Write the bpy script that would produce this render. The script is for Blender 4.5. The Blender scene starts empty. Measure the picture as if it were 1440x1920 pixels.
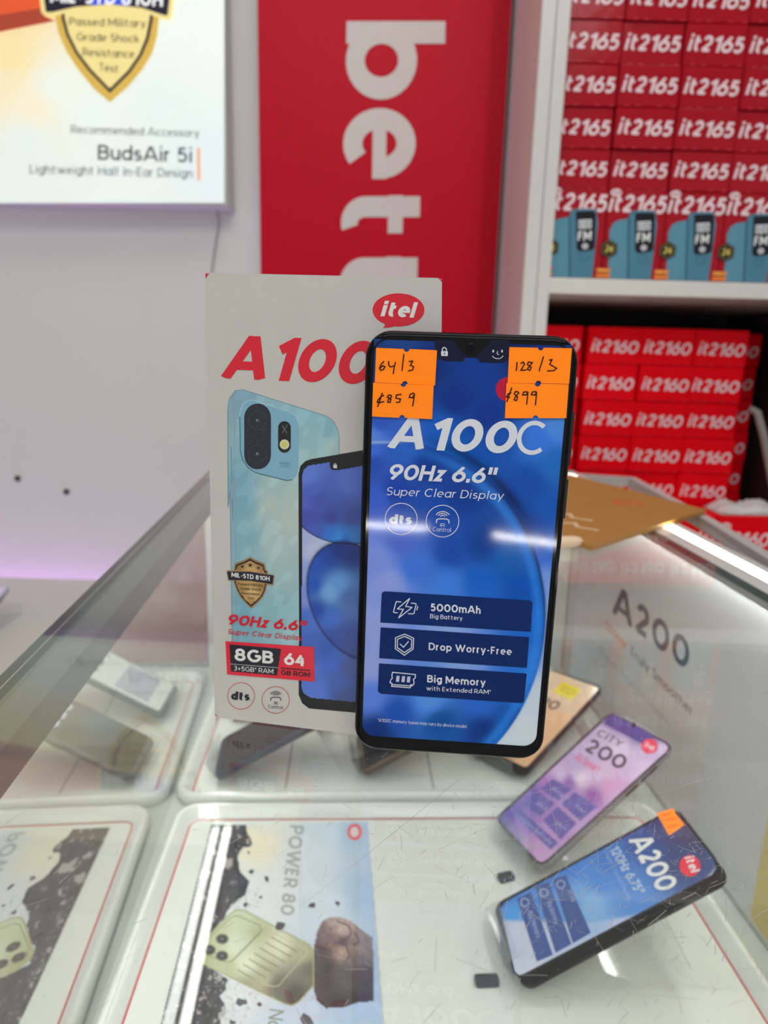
import bpy, bmesh, math, random
import numpy as np
from mathutils import Vector, Matrix
from mathutils.geometry import delaunay_2d_cdt

random.seed(7)
rng = np.random.default_rng(7)
SC = bpy.context.scene
COL = SC.collection
Z0 = 1.11            # camera height above the shop floor; everything below is written relative to the camera
                     # height and raised by Z0 at the end

# ------------------------------------------------------------------ camera
PITCH, ROLL, FPX = math.radians(13.0), 0.028, 1300.0
_f = Vector((0, math.cos(PITCH), -math.sin(PITCH)))
_u = Vector((0, math.sin(PITCH), math.cos(PITCH)))
_r = Vector((1, 0, 0))
c_, s_ = math.cos(ROLL), math.sin(ROLL)
cr, cu = c_ * _r + s_ * _u, c_ * _u - s_ * _r
cam_d = bpy.data.cameras.new('camera')
cam = bpy.data.objects.new('camera', cam_d)
COL.objects.link(cam)
cam.matrix_world = Matrix(((cr.x, cu.x, -_f.x, 0), (cr.y, cu.y, -_f.y, 0), (cr.z, cu.z, -_f.z, 0), (0, 0, 0, 1)))
cam_d.sensor_fit = 'AUTO'
cam_d.sensor_width = 36.0
cam_d.lens = FPX / 1920.0 * 36.0
cam_d.clip_start = 0.01
cam_d.dof.use_dof = True
cam_d.dof.focus_distance = 0.256
cam_d.dof.aperture_fstop = 11.0
SC.camera = cam

# ------------------------------------------------------------------ world, lights, exposure
SC.view_settings.view_transform = 'Standard'
SC.view_settings.look = 'None'
SC.view_settings.exposure = 0.0
SC.view_settings.gamma = 1.0
SC.view_settings.use_curve_mapping = False
W = bpy.data.worlds.new('shop_air')
SC.world = W
W.use_nodes = True
bg = W.node_tree.nodes['Background']
bg.inputs[0].default_value = (1.0, 0.995, 0.985, 1)
bg.inputs[1].default_value = 0.40


def area(name, loc, rot, sx, sy, power, col=(1, 1, 1)):
    d = bpy.data.lights.new(name, 'AREA')
    d.shape = 'RECTANGLE'
    d.size, d.size_y, d.energy, d.color = sx, sy, power, col
    o = bpy.data.objects.new(name, d)
    COL.objects.link(o)
    o.location, o.rotation_euler = loc, rot
    return o


area('ceiling_fill_light', (0.0, -1.0, 1.40), (0, 0, 0), 1.6, 1.2, 20.5, (1, 1, 0.985))  # soft area fill added under the ceiling, no panel fixture there
area('ceiling_fill_light', (0.2, 0.55, 1.40), (0, 0, 0), 1.4, 0.5, 6.0, (1, 1, 0.985))
# violet light strip in the gap between the wall counter and the wall, shining up the wall
area('violet_wall_washer', (-0.95, 1.256, -0.70), (math.radians(180), 0, 0), 1.2, 0.03, 6.5, (0.60, 0.36, 1.0))

# ------------------------------------------------------------------ helpers: colour, materials


def lin(c):
    c = c / 255.0
    return c / 12.92 if c <= 0.04045 else ((c + 0.055) / 1.055) ** 2.4


GAIN = 1.34


def ink(r, g, b, k=None):
    k = GAIN if k is None else k
    return tuple(min(0.93, lin(x) * k) for x in (r, g, b))


MATS = {}


def mat(name, base, rough=0.5, metal=0.0, spec=0.5, coat=0.0, emit=None, estr=0.0, noise=0.0, nscale=60.0, bump=0.0):
    if name in MATS:
        return MATS[name]
    m = bpy.data.materials.new(name)
    m.use_nodes = True
    nt = m.node_tree
    b = nt.nodes['Principled BSDF']
    b.inputs['Base Color'].default_value = (*base, 1)
    b.inputs['Roughness'].default_value = rough
    b.inputs['Metallic'].default_value = metal
    b.inputs['Specular IOR Level'].default_value = spec
    b.inputs['Coat Weight'].default_value = coat
    if emit:
        b.inputs['Emission Color'].default_value = (*emit, 1)
        b.inputs['Emission Strength'].default_value = estr
    if noise or bump:
        tc = nt.nodes.new('ShaderNodeTexCoord')
        n = nt.nodes.new('ShaderNodeTexNoise')
        n.inputs['Scale'].default_value = nscale
        n.inputs['Detail'].default_value = 4
        nt.links.new(tc.outputs['Object'], n.inputs['Vector'])
        if noise:
            mx = nt.nodes.new('ShaderNodeMixRGB')
            mx.blend_type = 'MULTIPLY'
            mx.inputs['Fac'].default_value = 1
            mx.inputs['Color1'].default_value = (*base, 1)
            mr = nt.nodes.new('ShaderNodeMapRange')
            mr.inputs['To Min'].default_value = 1 - noise
            mr.inputs['To Max'].default_value = 1 + noise * 0.4
            nt.links.new(n.outputs['Fac'], mr.inputs['Value'])
            nt.links.new(mr.outputs['Result'], mx.inputs['Color2'])
            nt.links.new(mx.outputs['Color'], b.inputs['Base Color'])
        if bump:
            bp = nt.nodes.new('ShaderNodeBump')
            bp.inputs['Strength'].default_value = bump
            bp.inputs['Distance'].default_value = 0.002
            nt.links.new(n.outputs['Fac'], bp.inputs['Height'])
            nt.links.new(bp.outputs['Normal'], b.inputs['Normal'])
    MATS[name] = m
    return m


def ink_mat(name, rough=0.4, spec=0.5, coat=0.0, emit=0.0, bump=0.0, nscale=90.0):
    """printed surface: the print's own colours, a slight paper mottling, an optional backlight"""
    if name in MATS:
        return MATS[name]
    m = bpy.data.materials.new(name)
    m.use_nodes = True
    nt = m.node_tree
    b = nt.nodes['Principled BSDF']
    a = nt.nodes.new('ShaderNodeAttribute')
    a.attribute_name = 'print'
    b.inputs['Roughness'].default_value = rough
    b.inputs['Specular IOR Level'].default_value = spec
    b.inputs['Coat Weight'].default_value = coat
    b.inputs['Coat Roughness'].default_value = 0.05
    tc = nt.nodes.new('ShaderNodeTexCoord')
    n = nt.nodes.new('ShaderNodeTexNoise')
    n.inputs['Scale'].default_value = nscale
    n.inputs['Detail'].default_value = 3
    nt.links.new(tc.outputs['Object'], n.inputs['Vector'])
    mr = nt.nodes.new('ShaderNodeMapRange')
    mr.inputs['To Min'].default_value = 0.95
    mr.inputs['To Max'].default_value = 1.04
    nt.links.new(n.outputs['Fac'], mr.inputs['Value'])
    mx = nt.nodes.new('ShaderNodeMixRGB')
    mx.blend_type = 'MULTIPLY'
    mx.inputs['Fac'].default_value = 1
    nt.links.new(a.outputs['Color'], mx.inputs['Color1'])
    nt.links.new(mr.outputs['Result'], mx.inputs['Color2'])
    nt.links.new(mx.outputs['Color'], b.inputs['Base Color'])
    if emit:
        nt.links.new(a.outputs['Color'], b.inputs['Emission Color'])
        b.inputs['Emission Strength'].default_value = emit
    if bump:
        bp = nt.nodes.new('ShaderNodeBump')
        bp.inputs['Strength'].default_value = bump
        bp.inputs['Distance'].default_value = 0.003
        nt.links.new(n.outputs['Fac'], bp.inputs['Height'])
        nt.links.new(bp.outputs['Normal'], b.inputs['Normal'])
    MATS[name] = m
    return m


def glass_mat(name, tint, r0, haze=0.0, rough=0.0, hazecol=(0.8, 0.82, 0.8)):
    """thin clear sheet: tinted see-through plus a mirror that grows towards grazing angles"""
    if name in MATS:
        return MATS[name]
    m = bpy.data.materials.new(name)
    m.use_nodes = True
    nt = m.node_tree
    nt.nodes.remove(nt.nodes['Principled BSDF'])
    out = nt.nodes['Material Output']
    tr = nt.nodes.new('ShaderNodeBsdfTransparent')
    tr.inputs[0].default_value = (*tint, 1)
    gl = nt.nodes.new('ShaderNodeBsdfGlossy')
    gl.inputs['Color'].default_value = (1, 1, 1, 1)
    gl.inputs['Roughness'].default_value = rough
    geo = nt.nodes.new('ShaderNodeNewGeometry')
    dot = nt.nodes.new('ShaderNodeVectorMath')
    dot.operation = 'DOT_PRODUCT'
    nt.links.new(geo.outputs['Incoming'], dot.inputs[0])
    nt.links.new(geo.outputs['Normal'], dot.inputs[1])

    def mth(op, a, b=None):
        q = nt.nodes.new('ShaderNodeMath')
        q.operation = op
        for i, x in enumerate((a, b)):
            if x is None:
                continue
            if isinstance(x, (int, float)):
                q.inputs[i].default_value = x
            else:
                nt.links.new(x, q.inputs[i])
        return q.outputs[0]
    ab = mth('ABSOLUTE', dot.outputs['Value'])
    p5 = mth('POWER', mth('SUBTRACT', 1.0, ab), 5.0)
    fr = mth('ADD', mth('MULTIPLY', p5, 1 - r0), r0)
    mix = nt.nodes.new('ShaderNodeMixShader')
    nt.links.new(fr, mix.inputs[0])
    last = tr.outputs[0]
    if haze:
        df = nt.nodes.new('ShaderNodeBsdfDiffuse')
        df.inputs[0].default_value = (*hazecol, 1)
        mh = nt.nodes.new('ShaderNodeMixShader')
        mh.inputs[0].default_value = haze
        nt.links.new(tr.outputs[0], mh.inputs[1])
        nt.links.new(df.outputs[0], mh.inputs[2])
        last = mh.outputs[0]
    nt.links.new(last, mix.inputs[1])
    nt.links.new(gl.outputs[0], mix.inputs[2])
    nt.links.new(mix.outputs[0], out.inputs[0])
    MATS[name] = m
    return m


# ------------------------------------------------------------------ helpers: objects


def empty(name, loc=(0, 0, 0), rz=0.0, mtx=None):
    o = bpy.data.objects.new(name, None)
    COL.objects.link(o)
    o.empty_display_size = 0.02
    if mtx is not None:
        o.matrix_world = mtx
    else:
        o.location, o.rotation_euler = loc, (0, 0, rz)
    return o


def tag(o, label=None, cat=None, group=None, kind=None):
    if label:
        o['label'] = label
    if cat:
        o['category'] = cat
    if group:
        o['group'] = group
    if kind:
        o['kind'] = kind
    return o


def link_mesh(name, verts, faces, mats, parent=None, midx=None, smooth=False):
    me = bpy.data.meshes.new(name)
    me.from_pydata([tuple(v) for v in verts], [], faces)
    for m in (mats if isinstance(mats, (list, tuple)) else [mats]):
        me.materials.append(m)
    if midx is not None:
        me.polygons.foreach_set('material_index', midx)
    if smooth:
        me.polygons.foreach_set('use_smooth', [True] * len(me.polygons))
    me.update()
    o = bpy.data.objects.new(name, me)
    COL.objects.link(o)
    if parent is not None:
        o.parent = parent
    return o


class MB:
    """collects shapes into one mesh"""

    def __init__(self):
        self.v, self.f, self.m = [], [], []

    def box(self, x0, x1, y0, y1, z0, z1, bev=0.0, m=0, xf=None):
        bm = bmesh.new()
        bmesh.ops.create_cube(bm, size=1.0)
        for v in bm.verts:
            v.co = ((x0 + x1) / 2 + v.co.x * (x1 - x0), (y0 + y1) / 2 + v.co.y * (y1 - y0), (z0 + z1) / 2 + v.co.z * (z1 - z0))
        if bev:
            bmesh.ops.bevel(bm, geom=bm.edges[:], offset=bev, segments=2, affect='EDGES', profile=0.6)
        self.bm(bm, m, xf)
        return self

    def bm(self, bm, m=0, xf=None):
        k = len(self.v)
        bm.verts.index_update()
        for v in bm.verts:
            co = v.co.copy()
            self.v.append(xf(co) if xf else co)
        for f in bm.faces:
            self.f.append([k + q.index for q in f.verts])
            self.m.append(m)
        bm.free()

    def loft(self, loops, m=0, cap0=True, cap1=True):
        k = len(self.v)
        n = len(loops[0])
        for lp in loops:
            self.v += [Vector(p) for p in lp]
        for i in range(len(loops) - 1):
            for j in range(n):
                a, b = k + i * n + j, k + i * n + (j + 1) % n
                self.f.append([a, b, b + n, a + n])
                self.m.append(m)
        if cap0:
            self.f.append([k + j for j in range(n)][::-1])
            self.m.append(m)
        if cap1:
            q = k + (len(loops) - 1) * n
            self.f.append([q + j for j in range(n)])
            self.m.append(m)
        return self

    def tube(self, pts, r, seg=10, m=0):
        pts = [Vector(p) for p in pts]
        loops = []
        for i, p in enumerate(pts):
            d = (pts[min(i + 1, len(pts) - 1)] - pts[max(i - 1, 0)]).normalized()
            a = d.orthogonal().normalized()
            if loops:
                a = (pa - d * pa.dot(d)).normalized()
            pa = a
            b = d.cross(a)
            rr = r[i] if isinstance(r, (list, tuple)) else r
            loops.append([p + a * rr * math.cos(t) + b * rr * math.sin(t) for t in (2 * math.pi * q / seg for q in range(seg))])
        return self.loft(loops, m)

    def build(self, name, mats, parent=None, smooth=False):
        o = link_mesh(name, self.v, self.f, mats, parent, self.m, smooth)
        bm = bmesh.new()
        bm.from_mesh(o.data)
        bmesh.ops.recalc_face_normals(bm, faces=bm.faces[:])
        bm.to_mesh(o.data)
        bm.free()
        return o


def rrect(x0, x1, y0, y1, r, n=8):
    p = []
    for cx, cy, a in ((x1 - r, y1 - r, 0), (x0 + r, y1 - r, 90), (x0 + r, y0 + r, 180), (x1 - r, y0 + r, 270)):
        for i in range(n + 1):
            t = math.radians(a + 90 * i / n)
            p.append((cx + r * math.cos(t), cy + r * math.sin(t)))
    return p


# ------------------------------------------------------------------ helpers: lettering drawn with strokes


def E(cx, cy, rx, ry, a0, a1, n=None):
    n = n or max(4, int(abs(a1 - a0) / 12))
    return [(cx + rx * math.cos(math.radians(a0 + (a1 - a0) * i / n)), cy + ry * math.sin(math.radians(a0 + (a1 - a0) * i / n))) for i in range(n + 1)]


X = 0.68
GL = {
    'A': (.92, [[(0, 0), (.43, 1)], [(.57, 1), (1, 0)], [(.2, .25), (.8, .25)]]),
    'B': (.72, [[(0, 0), (0, 1), (.5, 1)] + E(.55, .77, .38, .23, 90, -90) + [(0, .54)], [(.5, .54)] + E(.58, .27, .42, .27, 90, -90) + [(0, 0)]]),
    'C': (.86, [E(.55, .5, .55, .5, 48, 312)]),
    'D': (.8, [[(0, 0), (0, 1), (.45, 1)] + E(.45, .5, .55, .5, 90, -90) + [(0, 0)]]),
    'E': (.62, [[(1, 1), (0, 1), (0, 0), (1, 0)], [(0, .52), (.85, .52)]]),
    'F': (.6, [[(1, 1), (0, 1), (0, 0)], [(0, .5), (.85, .5)]]),
    'G': (.9, [E(.53, .5, .53, .5, 50, 350) + [(1, .5), (.6, .5)]]),
    'H': (.78, [[(0, 0), (0, 1)], [(1, 0), (1, 1)], [(0, .52), (1, .52)]]),
    'I': (.2, [[(.5, 0), (.5, 1)]]),
    'J': (.5, [[(1, 1), (1, .3)] + E(.5, .3, .5, .3, 0, -170)]),
    'K': (.74, [[(0, 0), (0, 1)], [(.1, .45), (.95, 1)], [(.35, .6), (1, 0)]]),
    'U': (.78, [[(0, 1), (0, .4)] + E(.5, .4, .5, .4, 180, 360) + [(1, 1)]]),
    'V': (.86, [[(0, 1), (.46, 0)], [(.54, 0), (1, 1)]]),
    'L': (.58, [[(0, 1), (0, 0), (1, 0)]]),
    'M': (.98, [[(0, 0), (0, 1)], [(.06, 1), (.5, .2)], [(.94, 1), (.5, .2)], [(1, 0), (1, 1)]]),
    'N': (.82, [[(0, 0), (0, 1)], [(.05, 1), (.95, 0)], [(1, 0), (1, 1)]]),
    'O': (.98, [E(.5, .5, .5, .5, 0, 360, 40)]),
    'P': (.68, [[(0, 0), (0, 1), (.5, 1)] + E(.52, .7, .48, .3, 90, -90) + [(0, .4)]]),
    'R': (.72, [[(0, 0), (0, 1), (.5, 1)] + E(.52, .7, .46, .3, 90, -90) + [(0, .4)], [(.5, .4), (1, 0)]]),
    'S': (.66, [E(.5, .75, .46, .25, 35, 262) + E(.5, .25, .5, .26, 85, -142)]),
    'T': (.7, [[(0, 1), (1, 1)], [(.5, 1), (.5, 0)]]),
    'W': (1.3, [[(0, 1), (.26, 0)], [(.26, 0), (.5, 1)], [(.5, 1), (.74, 0)], [(.74, 0), (1, 1)]]),
    'X': (.8, [[(0, 0), (1, 1)], [(0, 1), (1, 0)]]),
    'Y': (.8, [[(0, 1), (.5, .45)], [(1, 1), (.5, .45)], [(.5, .5), (.5, 0)]]),
    '0': (.82, [E(.5, .5, .5, .5, 0, 360, 40)]),
    '1': (.5, [[(0, .76), (1, 1), (1, 0)]]),
    '2': (.66, [E(.48, .7, .46, .3, 165, -25) + [(0.0, 0), (1, 0)]]),
    '3': (.66, [E(.45, .76, .42, .24, 140, -90) + [(.35, .52)], [(.4, .53)] + E(.47, .27, .5, .27, 90, -145)]),
    '4': (.76, [[(.62, 1), (0, .28), (1, .28)], [(.74, .62), (.74, 0)]]),
    '5': (.66, [[(.9, 1), (.18, 1), (.08, .5)] + E(.45, .32, .52, .32, 120, -145)]),
    '6': (.76, [E(.5, .32, .5, .32, 0, 360, 30), [(.66, 1), (.1, .45)]]),
    '7': (.66, [[(0, 1), (1, 1), (.3, 0)]]),
    '8': (.72, [E(.5, .76, .41, .24, 0, 360, 26), E(.5, .27, .5, .27, 0, 360, 28)]),
    '9': (.76, [E(.5, .68, .5, .32, 0, 360, 30), [(.34, 0), (.9, .55)]]),
    'a': (.66, [E(.5, X / 2, .5, X / 2, 0, 360, 30), [(1, X), (1, 0)]]),
    'b': (.68, [E(.5, X / 2, .5, X / 2, 0, 360, 30), [(0, 1.04), (0, 0)]]),
    'c': (.6, [E(.55, X / 2, .52, X / 2, 48, 312)]),
    'd': (.68, [E(.5, X / 2, .5, X / 2, 0, 360, 30), [(1, 1.04), (1, 0)]]),
    'e': (.66, [[(0.03, X / 2), (1, X / 2)], E(.5, X / 2, .5, X / 2, 0, 306)]),
    'f': (.42, [E(.85, .8, .5, .24, 95, 180) + [(.35, 0)], [(0, X), (.9, X)]]),
    'g': (.66, [E(.5, X / 2, .5, X / 2, 0, 360, 30), [(1, X), (1, -.05)] + E(.5, -.05, .5, .24, 0, -140)]),
    'h': (.6, [[(0, 1.04), (0, 0)], [(0, X * .6)] + E(.5, X - .3, .5, .3, 170, 0) + [(1, 0)]]),
    'i': (.2, [[(.5, X), (.5, 0)], [(.5, 1.05), (.5, 1.051)]]),
    'k': (.6, [[(0, 1.04), (0, 0)], [(.08, .3), (.9, X)], [(.3, .4), (1, 0)]]),
    'l': (.2, [[(.5, 1.04), (.5, 0)]]),
    'm': (1.0, [[(0, X), (0, 0)], [(0, X * .6)] + E(.25, X - .27, .25, .27, 170, 0) + [(.5, 0)], [(.5, X * .6)] + E(.75, X - .27, .25, .27, 170, 0) + [(1, 0)]]),
    'n': (.6, [[(0, X), (0, 0)], [(0, X * .6)] + E(.5, X - .3, .5, .3, 170, 0) + [(1, 0)]]),
    'o': (.68, [E(.5, X / 2, .5, X / 2, 0, 360, 30)]),
    'p': (.68, [E(.5, X / 2, .5, X / 2, 0, 360, 30), [(0, X), (0, -.3)]]),
    'r': (.4, [[(0, X), (0, 0)], [(0, X * .6)] + E(.75, X - .32, .75, .32, 170, 75)]),
    's': (.52, [E(.5, X * .74, .45, X * .26, 35, 262) + E(.5, X * .25, .5, X * .26, 85, -145)]),
    't': (.55, [[(.3, .92), (.3, .24)] + E(.72, .24, .42, .24, 180, 288), [(0, X), (1, X)]]),
    'u': (.6, [[(0, X), (0, .3)] + E(.5, .3, .5, .3, 180, 350), [(1, X), (1, 0)]]),
    'v': (.62, [[(0, X), (.47, 0)], [(.53, 0), (1, X)]]),
    'w': (.95, [[(0, X), (.26, 0)], [(.26, 0), (.5, X)], [(.5, X), (.74, 0)], [(.74, 0), (1, X)]]),
    'x': (.6, [[(0, X), (1, 0)], [(0, 0), (1, X)]]),
    'y': (.62, [[(0, X), (.5, 0)], [(1, X), (.35, -.3)]]),
    'z': (.56, [[(0, X), (.95, X), (.05, 0), (1, 0)]]),
    '.': (.18, [[(.5, 0), (.5, .06)]]),
    "'": (.18, [[(.5, .72), (.5, 1.05)]]),
    '-': (.4, [[(0, .42), (1, .42)]]),
    '+': (.56, [[(0, .45), (1, .45)], [(.5, .17), (.5, .73)]]),
    '*': (.3, [[(.5, .7), (.5, 1)], [(0, .77), (1, .93)], [(1, .77), (0, .93)]]),
    '/': (.4, [[(0, 0), (1, 1)]]),
    ' ': (.16, []),
}


def strip(pts, w, closed=False, ext=0.0):
    """outline quads of a stroke with mitred joints"""
    pts = [Vector(p) for p in pts]
    q = [pts[0]]
    for p in pts[1:]:
        if (p - q[-1]).length > 1e-9:
            q.append(p)
    if closed is None:
        closed = len(q) > 3 and (q[0] - q[-1]).length < 1e-6
    if closed and (q[0] - q[-1]).length < 1e-6:
        q.pop()
    n = len(q)
    if n < 2:
        return []
    if ext and not closed:
        q[0] = q[0] + (q[0] - q[1]).normalized() * ext
        q[-1] = q[-1] + (q[-1] - q[-2]).normalized() * ext
    out = []
    m = n if closed else n - 1
    nr = []
    for i in range(m):
        d = (q[(i + 1) % n] - q[i]).normalized()
        k = Vector((-d.y, d.x)) * w / 2
        nr.append(k)
        a, b = q[i], q[(i + 1) % n]
        out.append([a + k, b + k, b - k, a - k])
    for i in range(0 if closed else 1, n if closed else n - 1):
        k0, k1 = nr[i - 1], nr[i]
        if (k1 - k0).length < w * 1e-3:
            continue
        sg = -1.0 if (k0.x * k1.y - k0.y * k1.x) > 0 else 1.0
        u, v = k0 * sg, k1 * sg
        mid = u + v
        if mid.length > .42 * w:
            mid = mid.normalized() * (w / 2) / (mid.normalized().dot(u) / (w / 2))
            out.append([q[i], q[i] + u, q[i] + mid, q[i] + v])
        elif (u - v).length > 1e-9:
            out.append([q[i], q[i] + u, q[i] + v])
    return out


def union(polys):
    """one flat, non-overlapping set of triangles covering all the given convex outlines"""
    vs, fs = [], []
    for p in polys:
        fs.append(list(range(len(vs), len(vs) + len(p))))
        vs += [Vector((q[0], q[1])) for q in p]
    if len(polys) < 2:
        return [[tuple(v) for v in vs]] if polys else []
    r = delaunay_2d_cdt(vs, [], fs, 0, 1e-7)
    pa = [[(q[0], q[1]) for q in p] for p in polys]
    bb = [(min(q[0] for q in p), max(q[0] for q in p), min(q[1] for q in p), max(q[1] for q in p)) for p in pa]

    def covered(x, y):
        for p, (a0, a1, b0, b1) in zip(pa, bb):
            if a0 <= x <= a1 and b0 <= y <= b1:
                sg = [(p[i][0] - p[i - 1][0]) * (y - p[i - 1][1]) - (p[i][1] - p[i - 1][1]) * (x - p[i - 1][0]) for i in range(len(p))]
                if min(sg) >= -1e-12 or max(sg) <= 1e-12:
                    return True
        return False
    out = []
    for f in r[2]:
        c = [(r[0][i].x, r[0][i].y) for i in f]
        if covered(sum(q[0] for q in c) / len(c), sum(q[1] for q in c) / len(c)):
            out.append(c)
    return out


GLYPHS = {}
THIN = {('e', 0): .72, ('A', 2): .85, ('t', 1): .9, ('f', 1): .9}      # cross bars are a little lighter than stems


def clip_y(poly, y0, y1):
    for lim, sg in ((y0, 1), (y1, -1)):
        res = []
        for i in range(len(poly)):
            a, b = poly[i - 1], poly[i]
            da, db = (a[1] - lim) * sg, (b[1] - lim) * sg
            if (da < 0) != (db < 0):
                t = da / (da - db)
                res.append((a[0] + (b[0] - a[0]) * t, a[1] + (b[1] - a[1]) * t))
            if db >= 0:
                res.append((b[0], b[1]))
        poly = res
        if len(poly) < 3:
            return []
    return poly


def lettering(s, t=.16, shear=0.0, track=0.10):
    """polygons of a line of text, cap height 1, baseline 0; returns (polys with stroke order, width)"""
    x, out = 0.0, []
    for ch in s:
        w, strokes = GL[ch]
        w = max(w, t * 1.02)
        if ch == ' ':
            x += .34
            continue
        if (ch, t) in GLYPHS:
            out += [[(px + x + py * shear, py) for px, py in q] for q in GLYPHS[(ch, t)]]
            x += w + track
            continue
        cell = []
        for si, st in enumerate(strokes):
            tw = t * THIN.get((ch, si), 1.0)
            P = [(t / 2 + a * (w - t), t / 2 + b * (1 - t)) for a, b in st]
            closed = len(P) > 6 and abs(P[0][0] - P[-1][0]) + abs(P[0][1] - P[-1][1]) < 1e-6
            straight = len(P) == 2
            e = t * .5 if (straight and abs(P[0][0] - P[1][0]) > 1e-6 and abs(P[0][1] - P[1][1]) > 1e-6) else 0
            if ch in '*+/x':
                e = 0
            ys = [b for a, b in st]
            if ch == 'e' and si == 0:
                P[1] = (P[1][0] + t / 2, P[1][1])
            quads = strip(P, tw, closed, e if straight else 0)
            if not straight and not closed:
                pass
            # vertical stems run flush to the letter's box
            if straight and abs(P[0][0] - P[1][0]) < 1e-6:
                quads = strip([(P[0][0], P[0][1] + (t / 2 if P[0][1] > P[1][1] else -t / 2)), (P[1][0], P[1][1] + (t / 2 if P[1][1] > P[0][1] else -t / 2))], tw)
            elif not closed and len(P) > 2:
                P2 = [Vector(p) for p in P]
                for i0, i1 in ((0, 1), (-1, -2)):
                    d = (P2[i0] - P2[i1])
                    if abs(d.x) < 1e-6:
                        P2[i0] = P2[i0] + d.normalized() * t / 2
                quads = strip(P2, tw, False)
            lo = t / 2 + min(ys) * (1 - t) - t / 2
            hi = t / 2 + max(ys) * (1 - t) + t / 2
            for qd in quads:
                cq = clip_y([(p[0], p[1]) for p in qd], lo, hi)
                if cq:
                    cell.append(cq)
        GLYPHS[(ch, t)] = union(cell)
        out += [[(px + x + py * shear, py) for px, py in q] for q in GLYPHS[(ch, t)]]
        x += w + track
    return out, x - track


# ------------------------------------------------------------------ helpers: printed artwork


def sheet(H, sc=1.0, ox=0.0, oy=0.0):
    """rectifies artwork measurements into the millimetres of the printed surface"""
    a, b, c, d, e, f, g, h, i = H

    def S(x, y):
        px, py = ox + x / sc, oy + y / sc
        w = g * px + h * py + i
        return ((a * px + b * py + c) / w, (d * px + e * py + f) / w)
    return S


def inside(poly, x, y):
    r = np.zeros(x.shape, bool)
    n = len(poly)
    for i in range(n):
        (x1, y1), (x2, y2) = poly[i - 1], poly[i]
        if y1 == y2:
            continue
        c = ((y1 > y) != (y2 > y)) & (x < (x2 - x1) * (y - y1) / (y2 - y1) + x1)
        r ^= c
    return r


def blend(ctrl, x, y, p=3.0, soft=400.0):
    """smooth colour field through control points [(x, y, (r,g,b))]"""
    num = np.zeros(x.shape + (3,))
    den = np.zeros(x.shape)
    for cx, cy, c in ctrl:
        w = 1.0 / ((x - cx) ** 2 + (y - cy) ** 2 + soft) ** (p / 2)
        num += w[..., None] * np.array(ink(*c))
        den += w
    return num / den[..., None]


class Art:
    """printed shapes collected into one mesh; frame(u, v, lift) turns print coordinates into 3-D"""

    def __init__(self, frame, eps=4e-5):
        self.fr, self.eps = frame, eps
        self.v, self.f, self.c = [], [], []

    def poly(self, pts, col, layer=1.0, S=None):
        k = len(self.v)
        for p in pts:
            u, v = S(*p) if S else p
            self.v.append(self.fr(u, v, layer * self.eps))
            self.c.append(col)
        self.f.append(list(range(k, k + len(pts))))

    def polys(self, ps, col, layer=1.0, S=None):
        for p in ps:
            self.poly(p, col, layer, S)

    def stroke(self, pts, w, col, layer=1.0, S=None, closed=False):
        self.polys(union([[tuple(q) for q in qd] for qd in strip(pts, w, closed)]), col, layer, S)

    def ell(self, cx, cy, rx, ry, col, layer=1.0, S=None, n=32):
        self.poly(E(cx, cy, rx, ry, 0, 360, n)[:-1], col, layer, S)

    def ring(self, cx, cy, rx, ry, w, col, layer=1.0, S=None, n=40):
        self.stroke(E(cx, cy, rx, ry, 0, 360, n), w, col, layer, S, True)

    def text(self, s, p0, p1, ptop, col, layer=2.0, S=None, t=.16, shear=0.0, track=.1):
        ps, w = lettering(s, t, shear, track)
        p0, p1, pt = Vector(p0), Vector(p1), Vector(ptop)
        ex, ey = (p1 - p0) / w, pt - p0
        for q in ps:
            self.poly([tuple(p0 + ex * a + ey * b) for a, b in q], col, layer, S)

    def grid(self, x0, x1, y0, y1, nx, ny, fn, layer=0.0, S=None, mask=None):
        gx, gy = np.meshgrid(np.linspace(x0, x1, nx + 1), np.linspace(y0, y1, ny + 1))
        col = fn(gx, gy)
        k = len(self.v)
        keep = None
        if mask is not None:
            cx = (gx[:-1, :-1] + gx[1:, 1:]) / 2
            cy = (gy[:-1, :-1] + gy[1:, 1:]) / 2
            keep = mask(cx, cy)
        L = layer * self.eps
        for j in range(ny + 1):
            for i in range(nx + 1):
                u, v = (S(gx[j, i], gy[j, i]) if S else (gx[j, i], gy[j, i]))
                self.v.append(self.fr(u, v, L))
                self.c.append(tuple(col[j, i]))
        for j in range(ny):
            for i in range(nx):
                if keep is None or keep[j, i]:
                    a = k + j * (nx + 1) + i
                    self.f.append([a, a + 1, a + nx + 2, a + nx + 1])

    def build(self, name, m, parent=None, flip=None):
        o = link_mesh(name, self.v, self.f, m, parent)
        at = o.data.attributes.new('print', 'FLOAT_COLOR', 'POINT')
        at.data.foreach_set('color', np.array([(*c[:3], 1.0) for c in self.c], dtype=np.float32).ravel())
        bm = bmesh.new()
        bm.from_mesh(o.data)
        loose = [v for v in bm.verts if not v.link_faces]
        if loose:
            bmesh.ops.delete(bm, geom=loose, context='VERTS')
        if flip is not None:
            fl = [f for f in bm.faces if f.normal.dot(Vector(flip)) < 0]
            if fl:
                bmesh.ops.reverse_faces(bm, faces=fl)
        bm.to_mesh(o.data)
        bm.free()
        return o
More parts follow.
